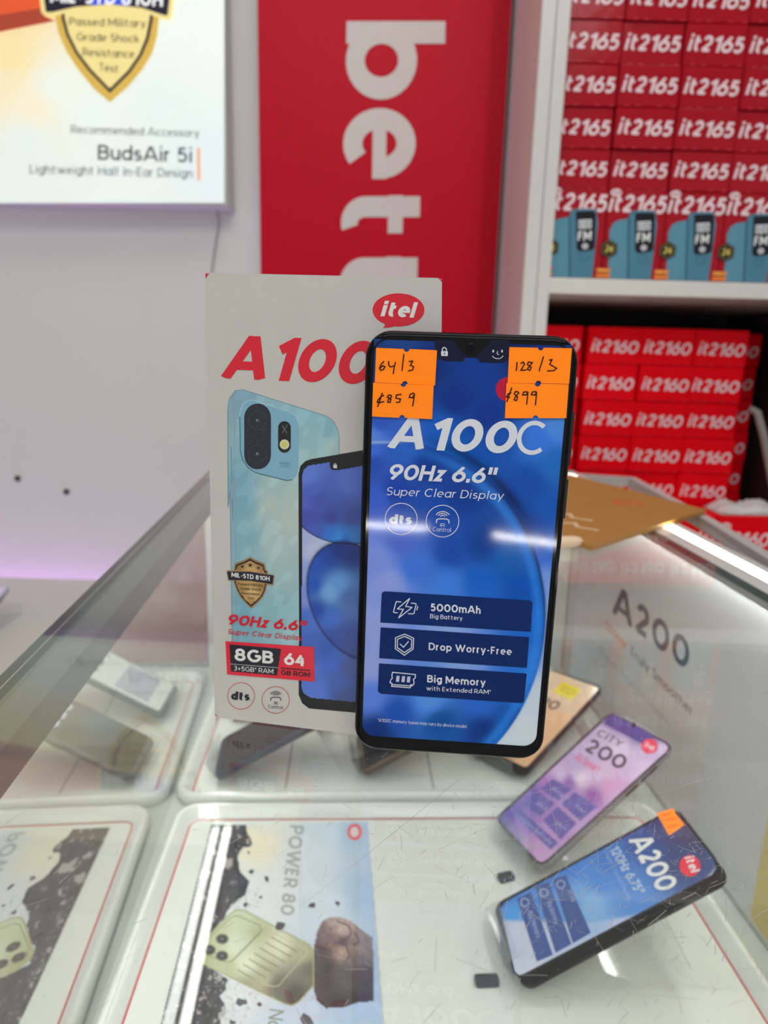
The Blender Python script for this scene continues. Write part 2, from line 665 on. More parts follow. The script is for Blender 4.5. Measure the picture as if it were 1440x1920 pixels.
# ------------------------------------------------------------------ materials
white_wall = mat('painted_wall', (.83, .805, .815), .55, noise=.05, nscale=3)
white_gloss = mat('white_lacquer', (.74, .73, .70), .22, noise=.03, nscale=8)
white_alu = mat('white_aluminium', (.70, .70, .67), .3, noise=.03, nscale=20)
grey_alu = mat('grey_aluminium', (.33, .33, .32), .35, metal=.4, noise=.05, nscale=30)
black_soft = mat('black_plastic', (.012, .012, .014), .3)
dark_board = mat('dark_board', (.035, .026, .027), .6, noise=.1, nscale=10)
led_white = mat('lit_led_tube', (.9, .9, .9), .4, emit=(1, 1, .95), estr=21.0)
glass_top_m = glass_mat('counter_glass', (.90, .945, .925), .06, haze=.05)
glass_front_m = glass_mat('front_glass', (.84, .90, .84), .60, haze=.30, hazecol=(.84, .87, .74))
clear_m = glass_mat('clear_face', (1, 1, 1), .0)
acrylic_m = glass_mat('clear_acrylic', (.96, .97, .97), .05, haze=.03)
edge_green = mat('glass_edge', (.03, .085, .07), .12, coat=.5, noise=.2, nscale=40)
floor_m = mat('floor_tile', (.42, .37, .31), .3, noise=.1, nscale=4)

# ------------------------------------------------------------------ the setting
b = MB()
b.box(-2.6, 2.2, -3.4, 1.5, -1.16, -1.11)
tag(b.build('floor', floor_m), kind='structure')
b = MB()
b.box(-2.6, 2.2, -3.4, 1.5, 1.45, 1.50)
tag(b.build('ceiling', mat('ceiling_paint', (.78, .77, .75), .8, noise=.03, nscale=3)), kind='structure')
b = MB()
b.box(-2.6, .182, 1.275, 1.335, -1.11, 1.45)
tag(b.build('wall_back', white_wall), kind='structure')
b = MB()
b.box(.183, 2.2, 1.43, 1.49, -1.11, 1.45)
tag(b.build('wall_back', white_wall), kind='structure')

# ------------------------------------------------------------------ wall counter under the poster
t = tag(empty('wall_counter', (-1.0, 1.0, -1.11)), 'cream white counter along the wall below the lit poster', 'counter')
b = MB().box(-1.0, .74, -.27, .238, .648, .679, .004)
b.build('worktop', mat('cream_laminate', (.66, .64, .57), .35, noise=.03, nscale=10), t)
b = MB().box(-1.0, .70, -.24, .185, .0, .648, .002)
b.build('cabinet', mat('tan_cabinet', (.40, .34, .27), .5, noise=.06, nscale=6), t)

# ------------------------------------------------------------------ illuminated poster box
LB = sheet([0.82510784, 0.023109059, -616.26234, 0.022516775, -0.80396038, 514.20373, 4.2609895e-06, -0.00015213843, 1], 3.0)
t = tag(empty('lightbox', (-.70, 1.22, .226)), 'backlit white poster box with gold shield badge hung on the wall', 'lightbox')
lx0, lx1, lz0, lz1 = -.70, .43, 0.0, .62        # local x, z
b = MB().box(lx0, lx1, .002, .0538, lz0, lz1, .003)
b.build('housing', mat('lightbox_frame', (.52, .50, .49), .4, noise=.04, nscale=20), t)
a = Art(lambda u, v, l: (u / 1000 + .70, -l, v / 1000 - .226), 3e-4)


def EM(r, g, b_):
    return (lin(r), lin(g), lin(b_))


lb_ctrl = [(-1.13, .62, (255, 205, 130)), (0, 0, (250, 215, 170)), (-300, 300, (255, 224, 150)), (60, 330, (250, 228, 170)), (30, 460, (248, 232, 195)),
           (300, 500, (236, 244, 234)), (500, 650, (232, 244, 238)), (150, 800, (230, 242, 238)), (900, 600, (228, 240, 238)), (1000, 200, (232, 243, 236)),
           (1200, 900, (226, 238, 240)), (600, 1050, (232, 242, 240)), (0, 1050, (232, 243, 238)), (1200, 0, (232, 243, 236)), (200, 600, (246, 238, 212))]


def lb_col(x, y):
    global GAIN
    g, GAIN = GAIN, 1.0
    r = blend(lb_ctrl, x, y)
    GAIN = g
    return r


a.grid(-620, 1262, -640, 1142, 60, 60, lb_col, 1, LB)
# orange handset at the top left
a.poly([(-600, -300), (235, -120), (235, 20), (250, 95), (312, 118), (0, 180), (-600, 300)], EM(226, 92, 52), 2, LB)
a.poly([(-600, 160), (0, 85), (245, 45), (258, 95), (312, 118), (0, 180), (-600, 300)], EM(170, 70, 52), 3, LB)
# shield badge
gold, goldl, navy = EM(214, 178, 84), EM(240, 222, 150), EM(38, 36, 52)
a.poly([(310, 20), (312, 100), (330, 185), (375, 290), (440, 390), (530, 500), (620, 577), (720, 490), (800, 395), (858, 300), (885, 205), (897, 100), (900, 20)], gold, 4, LB)
a.poly([(345, 20), (350, 110), (375, 200), (425, 300), (500, 400), (620, 525), (735, 410), (800, 315), (840, 220), (862, 110), (865, 20)], navy, 5, LB)
a.poly([(362, 20), (368, 105), (392, 195), (440, 292), (512, 388), (620, 500), (722, 398), (784, 308), (822, 215), (843, 110), (845, 20)], goldl, 6, LB)
rib = [(215, -130), (235, 70), (255, 95), (300, 98), (420, 62), (620, 48), (800, 70), (915, 110), (960, 115), (972, 92), (995, -130)]
a.poly(rib, goldl, 7, LB)
a.poly([(232, -130), (262, 72), (300, 72), (430, 42), (620, 28), (800, 48), (920, 88), (945, 92), (972, -130)], navy, 8, LB)
a.poly([(500, -130), (515, 35), (620, 28), (730, 38), (740, -130)], EM(60, 85, 215), 9, LB)
a.text('MIL-STD 810H', (288, 18), (918, 42), (292, -62), EM(250, 250, 252), 10, LB, .2)
for s, cx, w, y in (('Passed Military', 607, 430, 150), ('Grade Shock', 610, 352, 236), ('Resistance', 613, 292, 322), ('Test', 615, 112, 406)):
    a.text(s, (cx - w / 2, y - 4), (cx + w / 2, y + 8), (cx - w / 2, y - 50), EM(74, 66, 50), 7, LB, .13)
a.text('Recommended Accessory', (400, 750), (1122, 772), (401, 704), EM(120, 124, 122), 4, LB, .13)
a.text('BudsAir 5i', (552, 898), (1082, 915), (553, 815), EM(58, 66, 72), 4, LB, .14)
a.text('Lightweight Half In-Ear Design', (168, 975), (1085, 1000), (169, 925), EM(112, 120, 122), 4, LB, .13)
a.poly([(1108, 830), (1127, 831), (1129, 1016), (1110, 1015)], EM(235, 176, 150), 4, LB)
a.build('poster_face', ink_mat('backlit_film', .5, .2, emit=.46), t, (0, -1, 0))
b = MB().tube([(-.297, 1.262, .232), (-.298, 1.272, .205), (-.306, 1.2725, .165), (-.312, 1.2725, .13), (-.322, 1.2725, .03), (-.315, 1.2725, -.12)], .0016, 8)
tag(b.build('power_cord', mat('grey_cord', (.42, .38, .38), .5), smooth=True), 'thin grey cord hanging down the wall from the lit poster', 'cord')
for x, z, l in ((-.687, -.2495, 'dark screw head in the wall, the one farther from the counter edge'), (-.5975, -.2724, 'dark screw head in the wall, the one nearer the glass counter')):
    b = MB().tube([(x, 1.276, z), (x, 1.272, z), (x, 1.2705, z)], [.0058, .0055, .003], 12)
    tag(b.build('screw', mat('dark_screw', (.05, .04, .05), .4)), l, 'screw', 'screws in the grey wall')

# ------------------------------------------------------------------ red banner board
BN = sheet([0.8386342, 0.023487896, -626.365, 0.022885903, -0.81714006, 522.6333, 4.2609895e-06, -0.00015213843, 1], 2.118, 380, 0)
t = tag(empty('banner_board', (-.02, 1.24, -.60)), 'tall red board with large white vertical lettering on the wall', 'sign')
b = MB().box(-.202, .199, .0005, .0338, 0, 1.75, .001)
b.build('board', mat('banner_edge', (.62, .60, .59), .4), t)
a = Art(lambda u, v, l: (u / 1000 + .02, -l, v / 1000 + .60), 3e-4)
a.poly([(-221, -590), (178, -590), (178, 1140), (-221, 1140)], ink(180, 6, 34), 1)
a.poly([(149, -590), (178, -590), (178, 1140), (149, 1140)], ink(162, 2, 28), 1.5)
wl = ink(200, 192, 190)


def bl(ch, y0, y1, xb, xt):
    """one letter of the banner, read from above downwards, tops towards the shelves"""
    a.text(ch, (xb[0], y0), (xb[1], y1), (xt, y0), wl, 3, BN, .195)


bl('b', 85, 396, (572, 566), 952)
bl('e', 430, 711, (560, 556), 948)
bl('t', 735, 968, (552, 548), 886)
bl('t', 978, 1212, (546, 542), 876)
bl('e', 1240, 1520, (540, 536), 905)
bl('r', 1555, 1720, (536, 533), 900)
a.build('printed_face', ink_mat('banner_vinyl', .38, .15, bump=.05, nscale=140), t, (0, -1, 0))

# ------------------------------------------------------------------ shelving unit
t = tag(empty('shelving_unit', (.6, 1.2, -1.11)), 'white shelving unit with dark inside stacked with red phone boxes', 'shelves')


def sx(*q, **k):                                   # camera-height coordinates -> unit's own
    x0, x1, y0, y1, z0, z1 = q
    return (x0 - .6, x1 - .6, y0 - 1.2, y1 - 1.2, z0 + 1.11, z1 + 1.11)


MB().box(*sx(.1835, .203, 1.004, 1.425, -1.11, 1.2)).build('side_panel', white_gloss, t)
b = MB().box(*sx(.182, .2005, .998, 1.006, -1.11, 1.2), .0015)
b.box(*sx(.2015, .219, 1.000, 1.0075, -1.11, 1.2), .0015)
b.build('front_post', white_alu, t)
for z0, z1, n in ((.085, .106, 'shelf_board'), (.56, .58, 'shelf_board'), (-.308, -.287, 'shelf_board'), (-.72, -.70, 'shelf_board')):
    MB().box(*sx(.2035, 1.15, 1.0012, 1.41, z0, z1), .001).build(n, white_gloss, t)
MB().box(*sx(.203, 1.15, 1.41, 1.425, -1.11, 1.2)).build('back_board', dark_board, t)
MB().box(*sx(.66, .675, 1.03, 1.41, -.287, .085)).build('divider', dark_board, t)
MB().box(*sx(1.15, 1.17, 1.0, 1.425, -1.11, 1.2)).build('side_panel', white_gloss, t)

# ------------------------------------------------------------------ boxes on the shelves
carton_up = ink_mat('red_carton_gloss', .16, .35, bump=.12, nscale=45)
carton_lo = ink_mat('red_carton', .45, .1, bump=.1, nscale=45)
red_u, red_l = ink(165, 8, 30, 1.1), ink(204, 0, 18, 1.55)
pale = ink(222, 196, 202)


def carton(name, w, d, h, red, m, front):
    """box standing on z=0, its printed face on -y; front(art) adds the print"""
    a_ = Art(lambda u, v, l: (u / 1000, -d / 2 - l, v / 1000), 2.5e-4)
    bm = bmesh.new()
    bmesh.ops.create_cube(bm, size=1)
    for v in bm.verts:
        v.co = (v.co.x * (w - .0008), v.co.y * d, (v.co.z + .5) * (h - .0006))
    bmesh.ops.bevel(bm, geom=bm.edges[:], offset=.0012, segments=1, affect='EDGES')
    bm.verts.index_update()
    a_.v = [tuple(v.co) for v in bm.verts]
    a_.c = [red] * len(a_.v)
    a_.f = [[v.index for v in f.verts] for f in bm.faces]
    bm.free()
    front(a_)
    return a_.build(name, m)


def end_print(word, tt=.19):
    def fn(a_):
        a_.text(word, (-36, 17.5), (35, 15.5), (-36, 36.5), pale, 2, None, tt, .2, .06)
        for x in (-30, -16, 12, 30):
            a_.poly([(x, 1.2), (x + 7, 1.2), (x + 6, 2.2), (x + 1, 2.2)], ink(196, 60, 76), 1)
    return fn


def front_print(a_):
    U = lambda x, y: ((x - 705) * 80.5 / 325, (1570 - y) * 116 / 490)
    teal, teal2, dk = ink(82, 132, 152), ink(70, 118, 140), ink(24, 22, 30)
    a_.text('it2165', (546, 1198), (858, 1205), (546, 1102), pale, 2, U, .19, .2, .06)
    a_.ell(582, 1097, 30, 20, pale, 3, U)
    a_.text('itel', (562, 1105), (602, 1105), (562, 1088), red_u, 4, U, .16, .2)
    a_.poly([(565, 1300), (580, 1262), (605, 1245), (668, 1232), (720, 1240), (720, 1565), (580, 1565)], teal, 3, U)
    a_.poly([(660, 1230), (668, 1205), (690, 1190), (790, 1188), (808, 1200), (822, 1260), (818, 1565), (690, 1565)], teal2, 5, U)
    a_.stroke([(662, 1225), (692, 1565)], 6, ink(40, 70, 88), 6, U)
    a_.poly([(695, 1204), (790, 1198), (806, 1212), (816, 1398), (800, 1412), (730, 1420), (716, 1405)], dk, 6, U)
    a_.poly([(713, 1250), (785, 1244), (789, 1292), (717, 1300)], ink(196, 200, 205), 7, U)
    a_.ring(765, 1272, 13, 15, 5, dk, 8, U, 16)
    for y in (1262, 1276, 1289):
        a_.poly([(717, y), (742, y - 1), (742, y + 3), (717, y + 4)], dk, 8, U)
    a_.text('FM', (718, 1362), (792, 1356), (717, 1312), ink(214, 216, 220), 7, U, .2)
    a_.ell(762, 1390, 18, 17, ink(176, 176, 184), 7, U, 18)
    a_.ring(760, 1450, 26, 22, 5, ink(58, 104, 126), 7, U, 20)
    for cx, cy, r, c, l in ((570, 1402, 52, ink(36, 32, 30), 7), (570, 1402, 44, ink(120, 104, 58), 8), (570, 1402, 39, ink(40, 38, 30), 9)):
        a_.poly(E(cx, cy, r, r, 30, 390, 6)[:-1], c, l, U)
    a_.text('24', (548, 1420), (592, 1420), (548, 1382), ink(205, 185, 90), 10, U, .2, .15)
    for i, c in enumerate(((214, 90, 44), (220, 120, 50))):
        a_.poly([(512, 1508 + 30 * i), (592, 1508 + 30 * i), (588, 1530 + 30 * i), (512, 1530 + 30 * i)], ink(*c), 4, U)
    a_.text('FIRST', (518, 1530), (588, 1530), (518, 1512), ink(240, 200, 90), 5, U, .16)


def logo_print(a_):
    a_.text('it2160', (-36, 14), (38, 13), (-36, 36), pale, 2, None, .19, .2, .06)
    a_.ell(-29, 44, 8, 5.5, pale, 3)
    a_.text('itel', (-34.5, 42), (-23.5, 42), (-34.5, 46.5), red_l, 4, None, .16, .2)


def place(first, src, x, y, z, rz, label, cat, group):
    o = src if first else src.copy()
    if not first:
        COL.objects.link(o)
    o.location, o.rotation_euler = (x, y, z), (0, 0, rz)
    tag(o, label, cat, group)
    return o


ORD = ['first', 'second', 'third', 'fourth', 'fifth', 'sixth']
ROWN = ['lowest', 'second', 'third', 'fourth', 'topmost']
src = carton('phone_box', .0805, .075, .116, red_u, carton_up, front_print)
for k in range(4):
    place(k == 0, src, .2515 + .0805 * k, 1.0125 + .0375, .1063, rng.normal(0, .006),
          f'upright red box picturing teal keypad phones, {ORD[k]} from the white post', 'box', 'upright phone boxes on the upper shelf')
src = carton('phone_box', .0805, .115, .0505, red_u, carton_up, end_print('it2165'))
for r in range(5):
    for k in range(4):
        place(r == 0 and k == 0, src, .2515 + .0805 * k + rng.normal(0, .0004), 1.0125 + .0575 + rng.uniform(-.003, .006), .2224 + .0505 * r, rng.normal(0, .008),
              f'red carton with white lettering, {ORD[k]} from white post, {ROWN[r]} row above upright boxes', 'box', 'stacked red cartons on the upper shelf')
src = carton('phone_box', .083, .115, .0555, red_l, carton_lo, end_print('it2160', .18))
n = 0
ROWL = ['lowest', 'second lowest', 'third lowest', 'third highest', 'second highest', 'topmost']
for r in range(6):
    for k in range(4):
        place(n == 0, src, .2635 + .083 * k + (.0 if k else -.006) + rng.normal(0, .0007), 1.1 + .0575 + rng.uniform(-.004, .006), -.2867 + .0557 * r, rng.normal(0, .01),
              f'plain red carton under the white shelf, {ROWL[r]} row, {ORD[k]} column from post', 'box', 'stacked red cartons under the white shelf')
        n += 1
for r in range(6):
    place(False, src, .6, 1.232 + .0575 + rng.uniform(-.004, .004), -.2867 + .0557 * r, .02 + rng.normal(0, .012),
          f'red carton in the shaded stack behind the front stack, {ROWL[r]} of its pile', 'box', 'shaded red cartons behind the front stack')
src = carton('phone_box', .083, .07, .0600, red_l, carton_lo, logo_print)
for k, x in enumerate((.462, .5465)):
    place(k == 0, src, x, 1.02 + .035, -.2867, .0, f'red carton standing before the lower stack, {("half hidden beside the kraft board", "under the white pouch")[k]}', 'box', 'red cartons in front of the lower stack')

# crumpled white pouch on the front carton
vs, fs = [], []
for j in range(13):
    for i in range(17):
        u, v = i / 16 * 2 - 1, j / 12 * 2 - 1
        e = max(0, 1 - max(abs(u), abs(v)) ** 3)
        vs.append((u * .055, v * .03, .0005 + .02 * e * (.6 + .4 * math.sin(5 * u + 3 * v) * math.cos(4 * v - u)) + .003 * e * math.sin(17 * u + 9 * v)))
for j in range(12):
    for i in range(16):
        q = j * 17 + i
        fs.append([q, q + 1, q + 18, q + 17])
k0 = len(vs)
vs += [(x, y, .0) for x, y, z in vs]
rim = [i for i in range(17)] + [17 * j + 16 for j in range(1, 13)] + [12 * 17 + i for i in range(15, -1, -1)] + [17 * j for j in range(11, 0, -1)]
fs += [[rim[i], rim[(i + 1) % len(rim)], rim[(i + 1) % len(rim)] + k0, rim[i] + k0] for i in range(len(rim))]
fs += [[q + k0 for q in f[::-1]] for f in fs[:192]]
o = link_mesh('pouch', vs, fs, mat('white_film', (.72, .69, .68), .3), None, None, True)
o.location, o.rotation_euler = (.565, 1.058, -.2266), (0, 0, .05)
tag(o, 'crumpled white pouch lying on a red carton by the shelf front', 'pouch')
b = MB()
b.tube([(.56, 1.085, -.07), (.571, 1.080, -.075), (.582, 1.072, -.11), (.598, 1.064, -.17), (.617, 1.055, -.24), (.628, 1.05, -.2780)], .006, 10)
tag(b.build('plastic_strip', mat('grey_strip', (.30, .28, .26), .35), smooth=True), 'grey bent plastic strip leaning at the dark end of the lower shelf', 'strip')
# ------------------------------------------------------------------ glass display counter (own frame: s across, t along, z up)
PX, PY = -.185, .309
ang = math.atan(.08)
ex2, ey2 = Vector((math.cos(ang), math.sin(ang))), Vector((-math.sin(ang), math.cos(ang)))


def ctr(s, t_, z=0.0):
    p = Vector((PX, PY)) + ex2 * s + ey2 * t_
    return Vector((p.x, p.y, z))


ZT, ZD, ZF = -.159, -.436, -1.11       # glass top, deck, floor
zz = lambda z: z - ZF
cnt = tag(empty('display_counter', (PX, PY, ZF), ang), 'glass topped display counter with white frame showing phones inside', 'display counter')
T0, T1 = -.36, .635
# top pane: mirrored upper face, clear lower face, green edges
o = link_mesh('glass_top', [(x, y, z) for z in (zz(ZT) - .006, zz(ZT)) for x, y in ((0, T0), (.468, T0), (.468, T1), (0, T1))],
              [[4, 5, 6, 7], [3, 2, 1, 0], [0, 1, 5, 4], [1, 2, 6, 5], [2, 3, 7, 6], [3, 0, 4, 7]], [glass_top_m, clear_m, edge_green], cnt, [0, 1, 2, 2, 2, 2])
o['label'] = 'scratched clear glass pane with green edge'
gtop = o
# scratches worn into the upper face
a = Art(lambda u, v, l: (u / 1000, v / 1000, zz(ZT) + 3e-5 + l), 1e-6)
sc_m = bpy.data.materials.new('scratch')
sc_m.use_nodes = True
nt = sc_m.node_tree
d_ = nt.nodes['Principled BSDF']
d_.inputs['Base Color'].default_value = (.42, .42, .41, 1)
d_.inputs['Roughness'].default_value = .35
d_.inputs['Alpha'].default_value = .78
for i in range(1050):
    if i < 480:                                   # all over the worn serving end of the pane
        s0, t0 = rng.uniform(20, 440), -205 + 240 * rng.beta(1.3, 2.2)
    else:                                         # denser where goods are slid across
        s0, t0 = rng.normal(250, 36), rng.normal(-140, 26)
    if not (5 < s0 < 462) or t0 < -350:
        continue
    L = float(np.clip(rng.lognormal(1.0, .75), .6, 22))
    th = rng.uniform(0, math.pi) if rng.random() < .45 else rng.normal(.8, .4)
    cv = rng.normal(0, .02)
    w = float(np.clip(rng.lognormal(-2.15, .4), .06, .22))
    pts = []
    m_ = max(2, int(L / 3))
    x, y = s0, t0
    for q in range(m_ + 1):
        pts.append((x, y))
        x += math.cos(th) * L / m_
        y += math.sin(th) * L / m_
        th += cv * L / m_
    if all(2 < p[0] < 465 for p in pts):
        a.stroke(pts, w, (.4, .4, .4), 1 + i * .02)
for p, q, w in (((168, -134), (211, -89), .2), ((152, -150), (168, -134), .12), ((215, -105), (262, -92), .11), ((236, -118), (320, -88), .13), ((238, -141), (268, -118), .12), ((196, -128), (214, -118), .14), ((206, -170), (214, -150), .12)):
    a.stroke([p, q], w, (.4, .4, .4), 17)
sco = a.build('scratches', sc_m, gtop)
tag(sco, kind='stuff')
# front pane, end pane
S_F = .0075
o = link_mesh('front_glass', [(x, y, z) for x in (S_F - .005, S_F) for y, z in ((T0, zz(ZD)), (T1 - .004, zz(ZD)), (T1 - .004, zz(ZT) - .0065), (T0, zz(ZT) - .0065))],
              [[4, 5, 6, 7], [3, 2, 1, 0], [0, 1, 5, 4], [1, 2, 6, 5], [2, 3, 7, 6], [3, 0, 4, 7]], [glass_front_m, clear_m, edge_green], cnt, [0, 1, 2, 2, 2, 2])
o = link_mesh('end_glass', [(x, y, z) for y in (T1 - .045, T1 - .040) for x, z in ((.012, zz(ZD)), (.478, zz(ZD)), (.478, zz(ZT) - .0065), (.012, zz(ZT) - .0065))],
              [[0, 1, 2, 3], [7, 6, 5, 4], [0, 4, 5, 1], [1, 5, 6, 2], [2, 6, 7, 3], [3, 7, 4, 0]], [glass_mat('end_glass', (.85, .9, .88), .08, haze=.1), clear_m, edge_green], cnt, [0, 1, 2, 2, 2, 2])
# back panel with its printed insert
MB().box(.4955, .503, T0, T1 - .03, zz(ZD), zz(ZT) - .008, .0005).build('back_panel', white_gloss, cnt)
PN = sheet([0.55280108, 0.12557836, -1138.2699, -0.014512809, 0.51817913, -331.42136, -0.00159164, -1.5926255e-05, 1], 3.13, 980, 940)
a = Art(lambda u, v, l: (.4945 - l, u / 1000, v / 1000 + 1.11), 1e-4)
pctrl = [(540, -170, (226, 228, 228)), (540, -420, (218, 220, 217)), (300, -170, (230, 232, 231)), (300, -430, (224, 226, 222)), (150, -180, (230, 232, 231)), (150, -430, (222, 222, 217)), (-100, -200, (196, 196, 192)), (-100, -430, (188, 186, 178)),
         (-600, -300, (190, 190, 186))]
a.grid(-348, 545, -430, -172, 40, 12, lambda x, y: blend(pctrl, x, y), 1)
dk = ink(60, 64, 68)
a.text('A200', (520, 655), (962, 1000), (535, 478), dk, 2, PN, .2, 0, .14)
a.text('120Hz', (470, 735), (598, 872), (478, 690), ink(206, 140, 106), 2, PN, .2)
a.text('Truly Smoother', (618, 896), (985, 1262), (622, 838), ink(130, 134, 136), 2, PN, .17)
a.text('Super Crystal Display', (440, 880), (860, 1330), (444, 842), ink(172, 175, 176), 2, PN, .12)
yctrl = [(120, -300, (206, 200, 176)), (95, -380, (222, 200, 120)), (60, -300, (226, 196, 120)), (30, -330, (214, 150, 92)), (10, -420, (206, 150, 96)), (30, -250, (206, 190, 160))]
a.grid(-60, 116, -428, -262, 22, 20, lambda x, y: blend(yctrl, x, y), 2)
o = a.build('panel_insert', ink_mat('panel_print', .3, .4), cnt, (-1, 0, 0))
o['label'] = 'grey printed insert with dark lettering'
# frame: posts, top frame, LED tubes, outer rail
MB().box(.478, .4945, T1 - .055, T1 - .03, zz(ZD), zz(ZT) - .008, .001).build('corner_post', white_alu, cnt)
MB().box(.006, .020, T1 - .055, T1 - .041, zz(ZD), zz(ZT) - .008, .001).build('corner_post', white_alu, cnt)
MB().box(.4685, .4845, T0, T1, zz(ZT) - .012, zz(ZT) + .0005, .001).build('top_frame', white_alu, cnt)
MB().box(.4965, .506, T0, T1, zz(ZT) - .0075, zz(ZT) + .001, .001).build('back_frame', white_alu, cnt)
MB().box(.0077, .0245, T0, T1 - .06, zz(ZT) - .0085, zz(ZT) - .0065, .0004).box(.0077, .0095, T0, T1 - .06, zz(ZT) - .0265, zz(ZT) - .0085, .0004).box(.0225, .0245, T0, T1 - .06, zz(ZT) - .0265, zz(ZT) - .0085, .0004).build('front_led_profile', mat('led_profile', (.17, .18, .175), .5), cnt)
MB().box(.0098, .0222, T0, T1 - .06, zz(ZT) - .019, zz(ZT) - .0087, .0005).build('led_tube', led_white, cnt)
b = MB()
b.tube([(.4905, T0, zz(ZT) - .0065), (.4905, T1 - .035, zz(ZT) - .0065)], .0055, 12)
b.build('led_tube', led_white, cnt, True)
MB().box(.0085, .4945, T0 + .001, T0 + .007, zz(ZD), zz(ZT) - .008, .0005).build('end_panel', white_gloss, cnt)
MB().box(.0002, .0068, T0, T1 - .06, zz(ZT) - .0080, zz(ZT) - .0063).build('edge_refraction_strip', edge_green, cnt)  # added strip imitating the dark green refracted in the glass edge
# deck and base cabinet
MB().box(.0, .503, T0, T1 - .03, zz(ZD) - .018, zz(ZD), .001).build('deck', mat('deck_green_white', (.55, .60, .56), .25, noise=.04, nscale=10), cnt)
MB().box(.004, .503, T0, T1 - .03, .06, zz(ZD) - .018, .001).build('base_cabinet', white_gloss, cnt)
MB().box(.03, .49, T0 + .02, T1 - .06, 0, .06).build('plinth', black_soft, cnt)
# dark sliding-door channel and grey outer rail
MB().box(.5065, .53, T0, T1 - .03, zz(ZT) - .06, zz(ZT) - .035).build('door_channel', mat('dark_channel', (.06, .05, .05), .5), cnt)
rp = [Vector(p) for p in ((.300, .20), (.319, .552), (.329, .70), (.333, .935), (.25, .957), (.05, .975), (-.10, .985))]
loops = []
for i, p in enumerate(rp):
    d0 = (p - rp[i - 1]).normalized() if i else (rp[1] - p).normalized()
    d1 = (rp[i + 1] - p).normalized() if i < len(rp) - 1 else d0
    nn = Vector((d0.y + d1.y, -d0.x - d1.x)).normalized()
    nn = nn / max(.5, nn.dot(Vector((d0.y, -d0.x))))
    q = []
    for off, z in ((0, -.171), (.011, -.171), (.011, -.1585), (0, -.1585)):
        w_ = p + nn * off - Vector((PX, PY))
        q.append((w_.dot(ex2), w_.dot(ey2), zz(z)))
    loops.append(q)
MB().loft(loops).build('outer_rail', mat('rail_alu', (.56, .53, .52), .35, noise=.04, nscale=30), cnt)


# ------------------------------------------------------------------ trays on the deck
tray_m = ink_mat('tray_plastic', .015, .6)
TR = math.radians(-1.6)


def tray(name, s0, s1, t0, t1, label, dividers):
    """shallow white tray with a rolled lip and a printed red border line"""
    tr = tag(empty(name, ctr((s0 + s1) / 2, (t0 + t1) / 2, ZD), ang + TR), label, 'tray', 'white trays inside the counter')
    w, h = (s1 - s0) / 2, (t1 - t0) / 2
    loops = []
    for ins, z in ((.000, .0004), (-.001, .008), (.001, .0125), (.004, .014), (.007, .0125), (.012, .0055), (.0135, .0045)):
        loops.append([(x, y, z) for x, y in rrect(-w + ins, w - ins, -h + ins, h - ins, max(.004, .022 - ins))])
    b_ = MB().loft(loops, 0, True, False)
    b_.build('lip', mat('tray_lip', (.80, .82, .78), .12, coat=.3), tr, True)
    a_ = Art(lambda u, v, l: (u / 1000, v / 1000, .0040 + l), 1e-4)
    k = [(x * 1000, y * 1000) for x, y in rrect(-w + .0125, w - .0125, -h + .0125, h - .0125, .0095)]
    a_.poly(k, ink(206, 209, 203), 0)
    rl = [(x * 1000, y * 1000) for x, y in rrect(-w + .015, w - .015, -h + .015, h - .015, .009, 6)]
    a_.stroke(rl + rl[:1], 1.5, ink(178, 52, 66), 2, None, True)
    for x in dividers:
        a_.stroke([(x, -h * 1000 + 22), (x, h * 1000 - 20)], 2.2, ink(150, 156, 153), 1.5)
    a_.build('floor_insert', tray_m, tr, (0, 0, 1))
    return tr


tray('display_tray', .014, .472, -.10, .2645, 'long white tray with red border line holding the phone advert', ())
tray('display_tray', .014, .472, .2745, .545, 'white tray with red border line standing behind the advert tray', (-122, 28))

# ------------------------------------------------------------------ advert card in the front tray
PS = sheet([-0.67634383, -0.25663821, 589.10036, 0.036202688, 0.65982173, -1373.4524, 4.37896e-05, -0.0015635055, 1], 2.667, 200, 1480)
ZP = -.4308
a = Art(lambda u, v, l: tuple(ctr(u / 1000, v / 1000, ZP + l)), 4e-5)
bgc = [(420, 100, (196, 200, 200)), (800, 130, (205, 205, 198)), (1000, 300, (196, 204, 208)), (1100, 200, (188, 202, 212)), (1240, 200, (160, 182, 206)), (1300, 500, (152, 176, 204)), (1100, 560, (190, 202, 212)), (800, 500, (204, 206, 208)),
       (700, 1000, (200, 202, 206)), (900, 1150, (180, 192, 210)), (1250, 1120, (160, 182, 210)), (1300, 900, (150, 172, 202)), (500, 1100, (190, 190, 194)), (760, 250, (216, 208, 186)), (300, 1400, (190, 190, 194)), (1300, 1500, (160, 182, 210))]


def vnoise(x, y, sc, seed):
    r = np.random.default_rng(seed).random((64, 64))
    xs, ys = x / sc, y / sc
    xi, yi = np.floor(xs).astype(int), np.floor(ys).astype(int)
    fx, fy = xs - xi, ys - yi
    fx, fy = fx * fx * (3 - 2 * fx), fy * fy * (3 - 2 * fy)
    g = lambda i, j: r[i % 64, j % 64]
    return (g(xi, yi) * (1 - fx) + g(xi + 1, yi) * fx) * (1 - fy) + (g(xi, yi + 1) * (1 - fx) + g(xi + 1, yi + 1) * fx) * fy


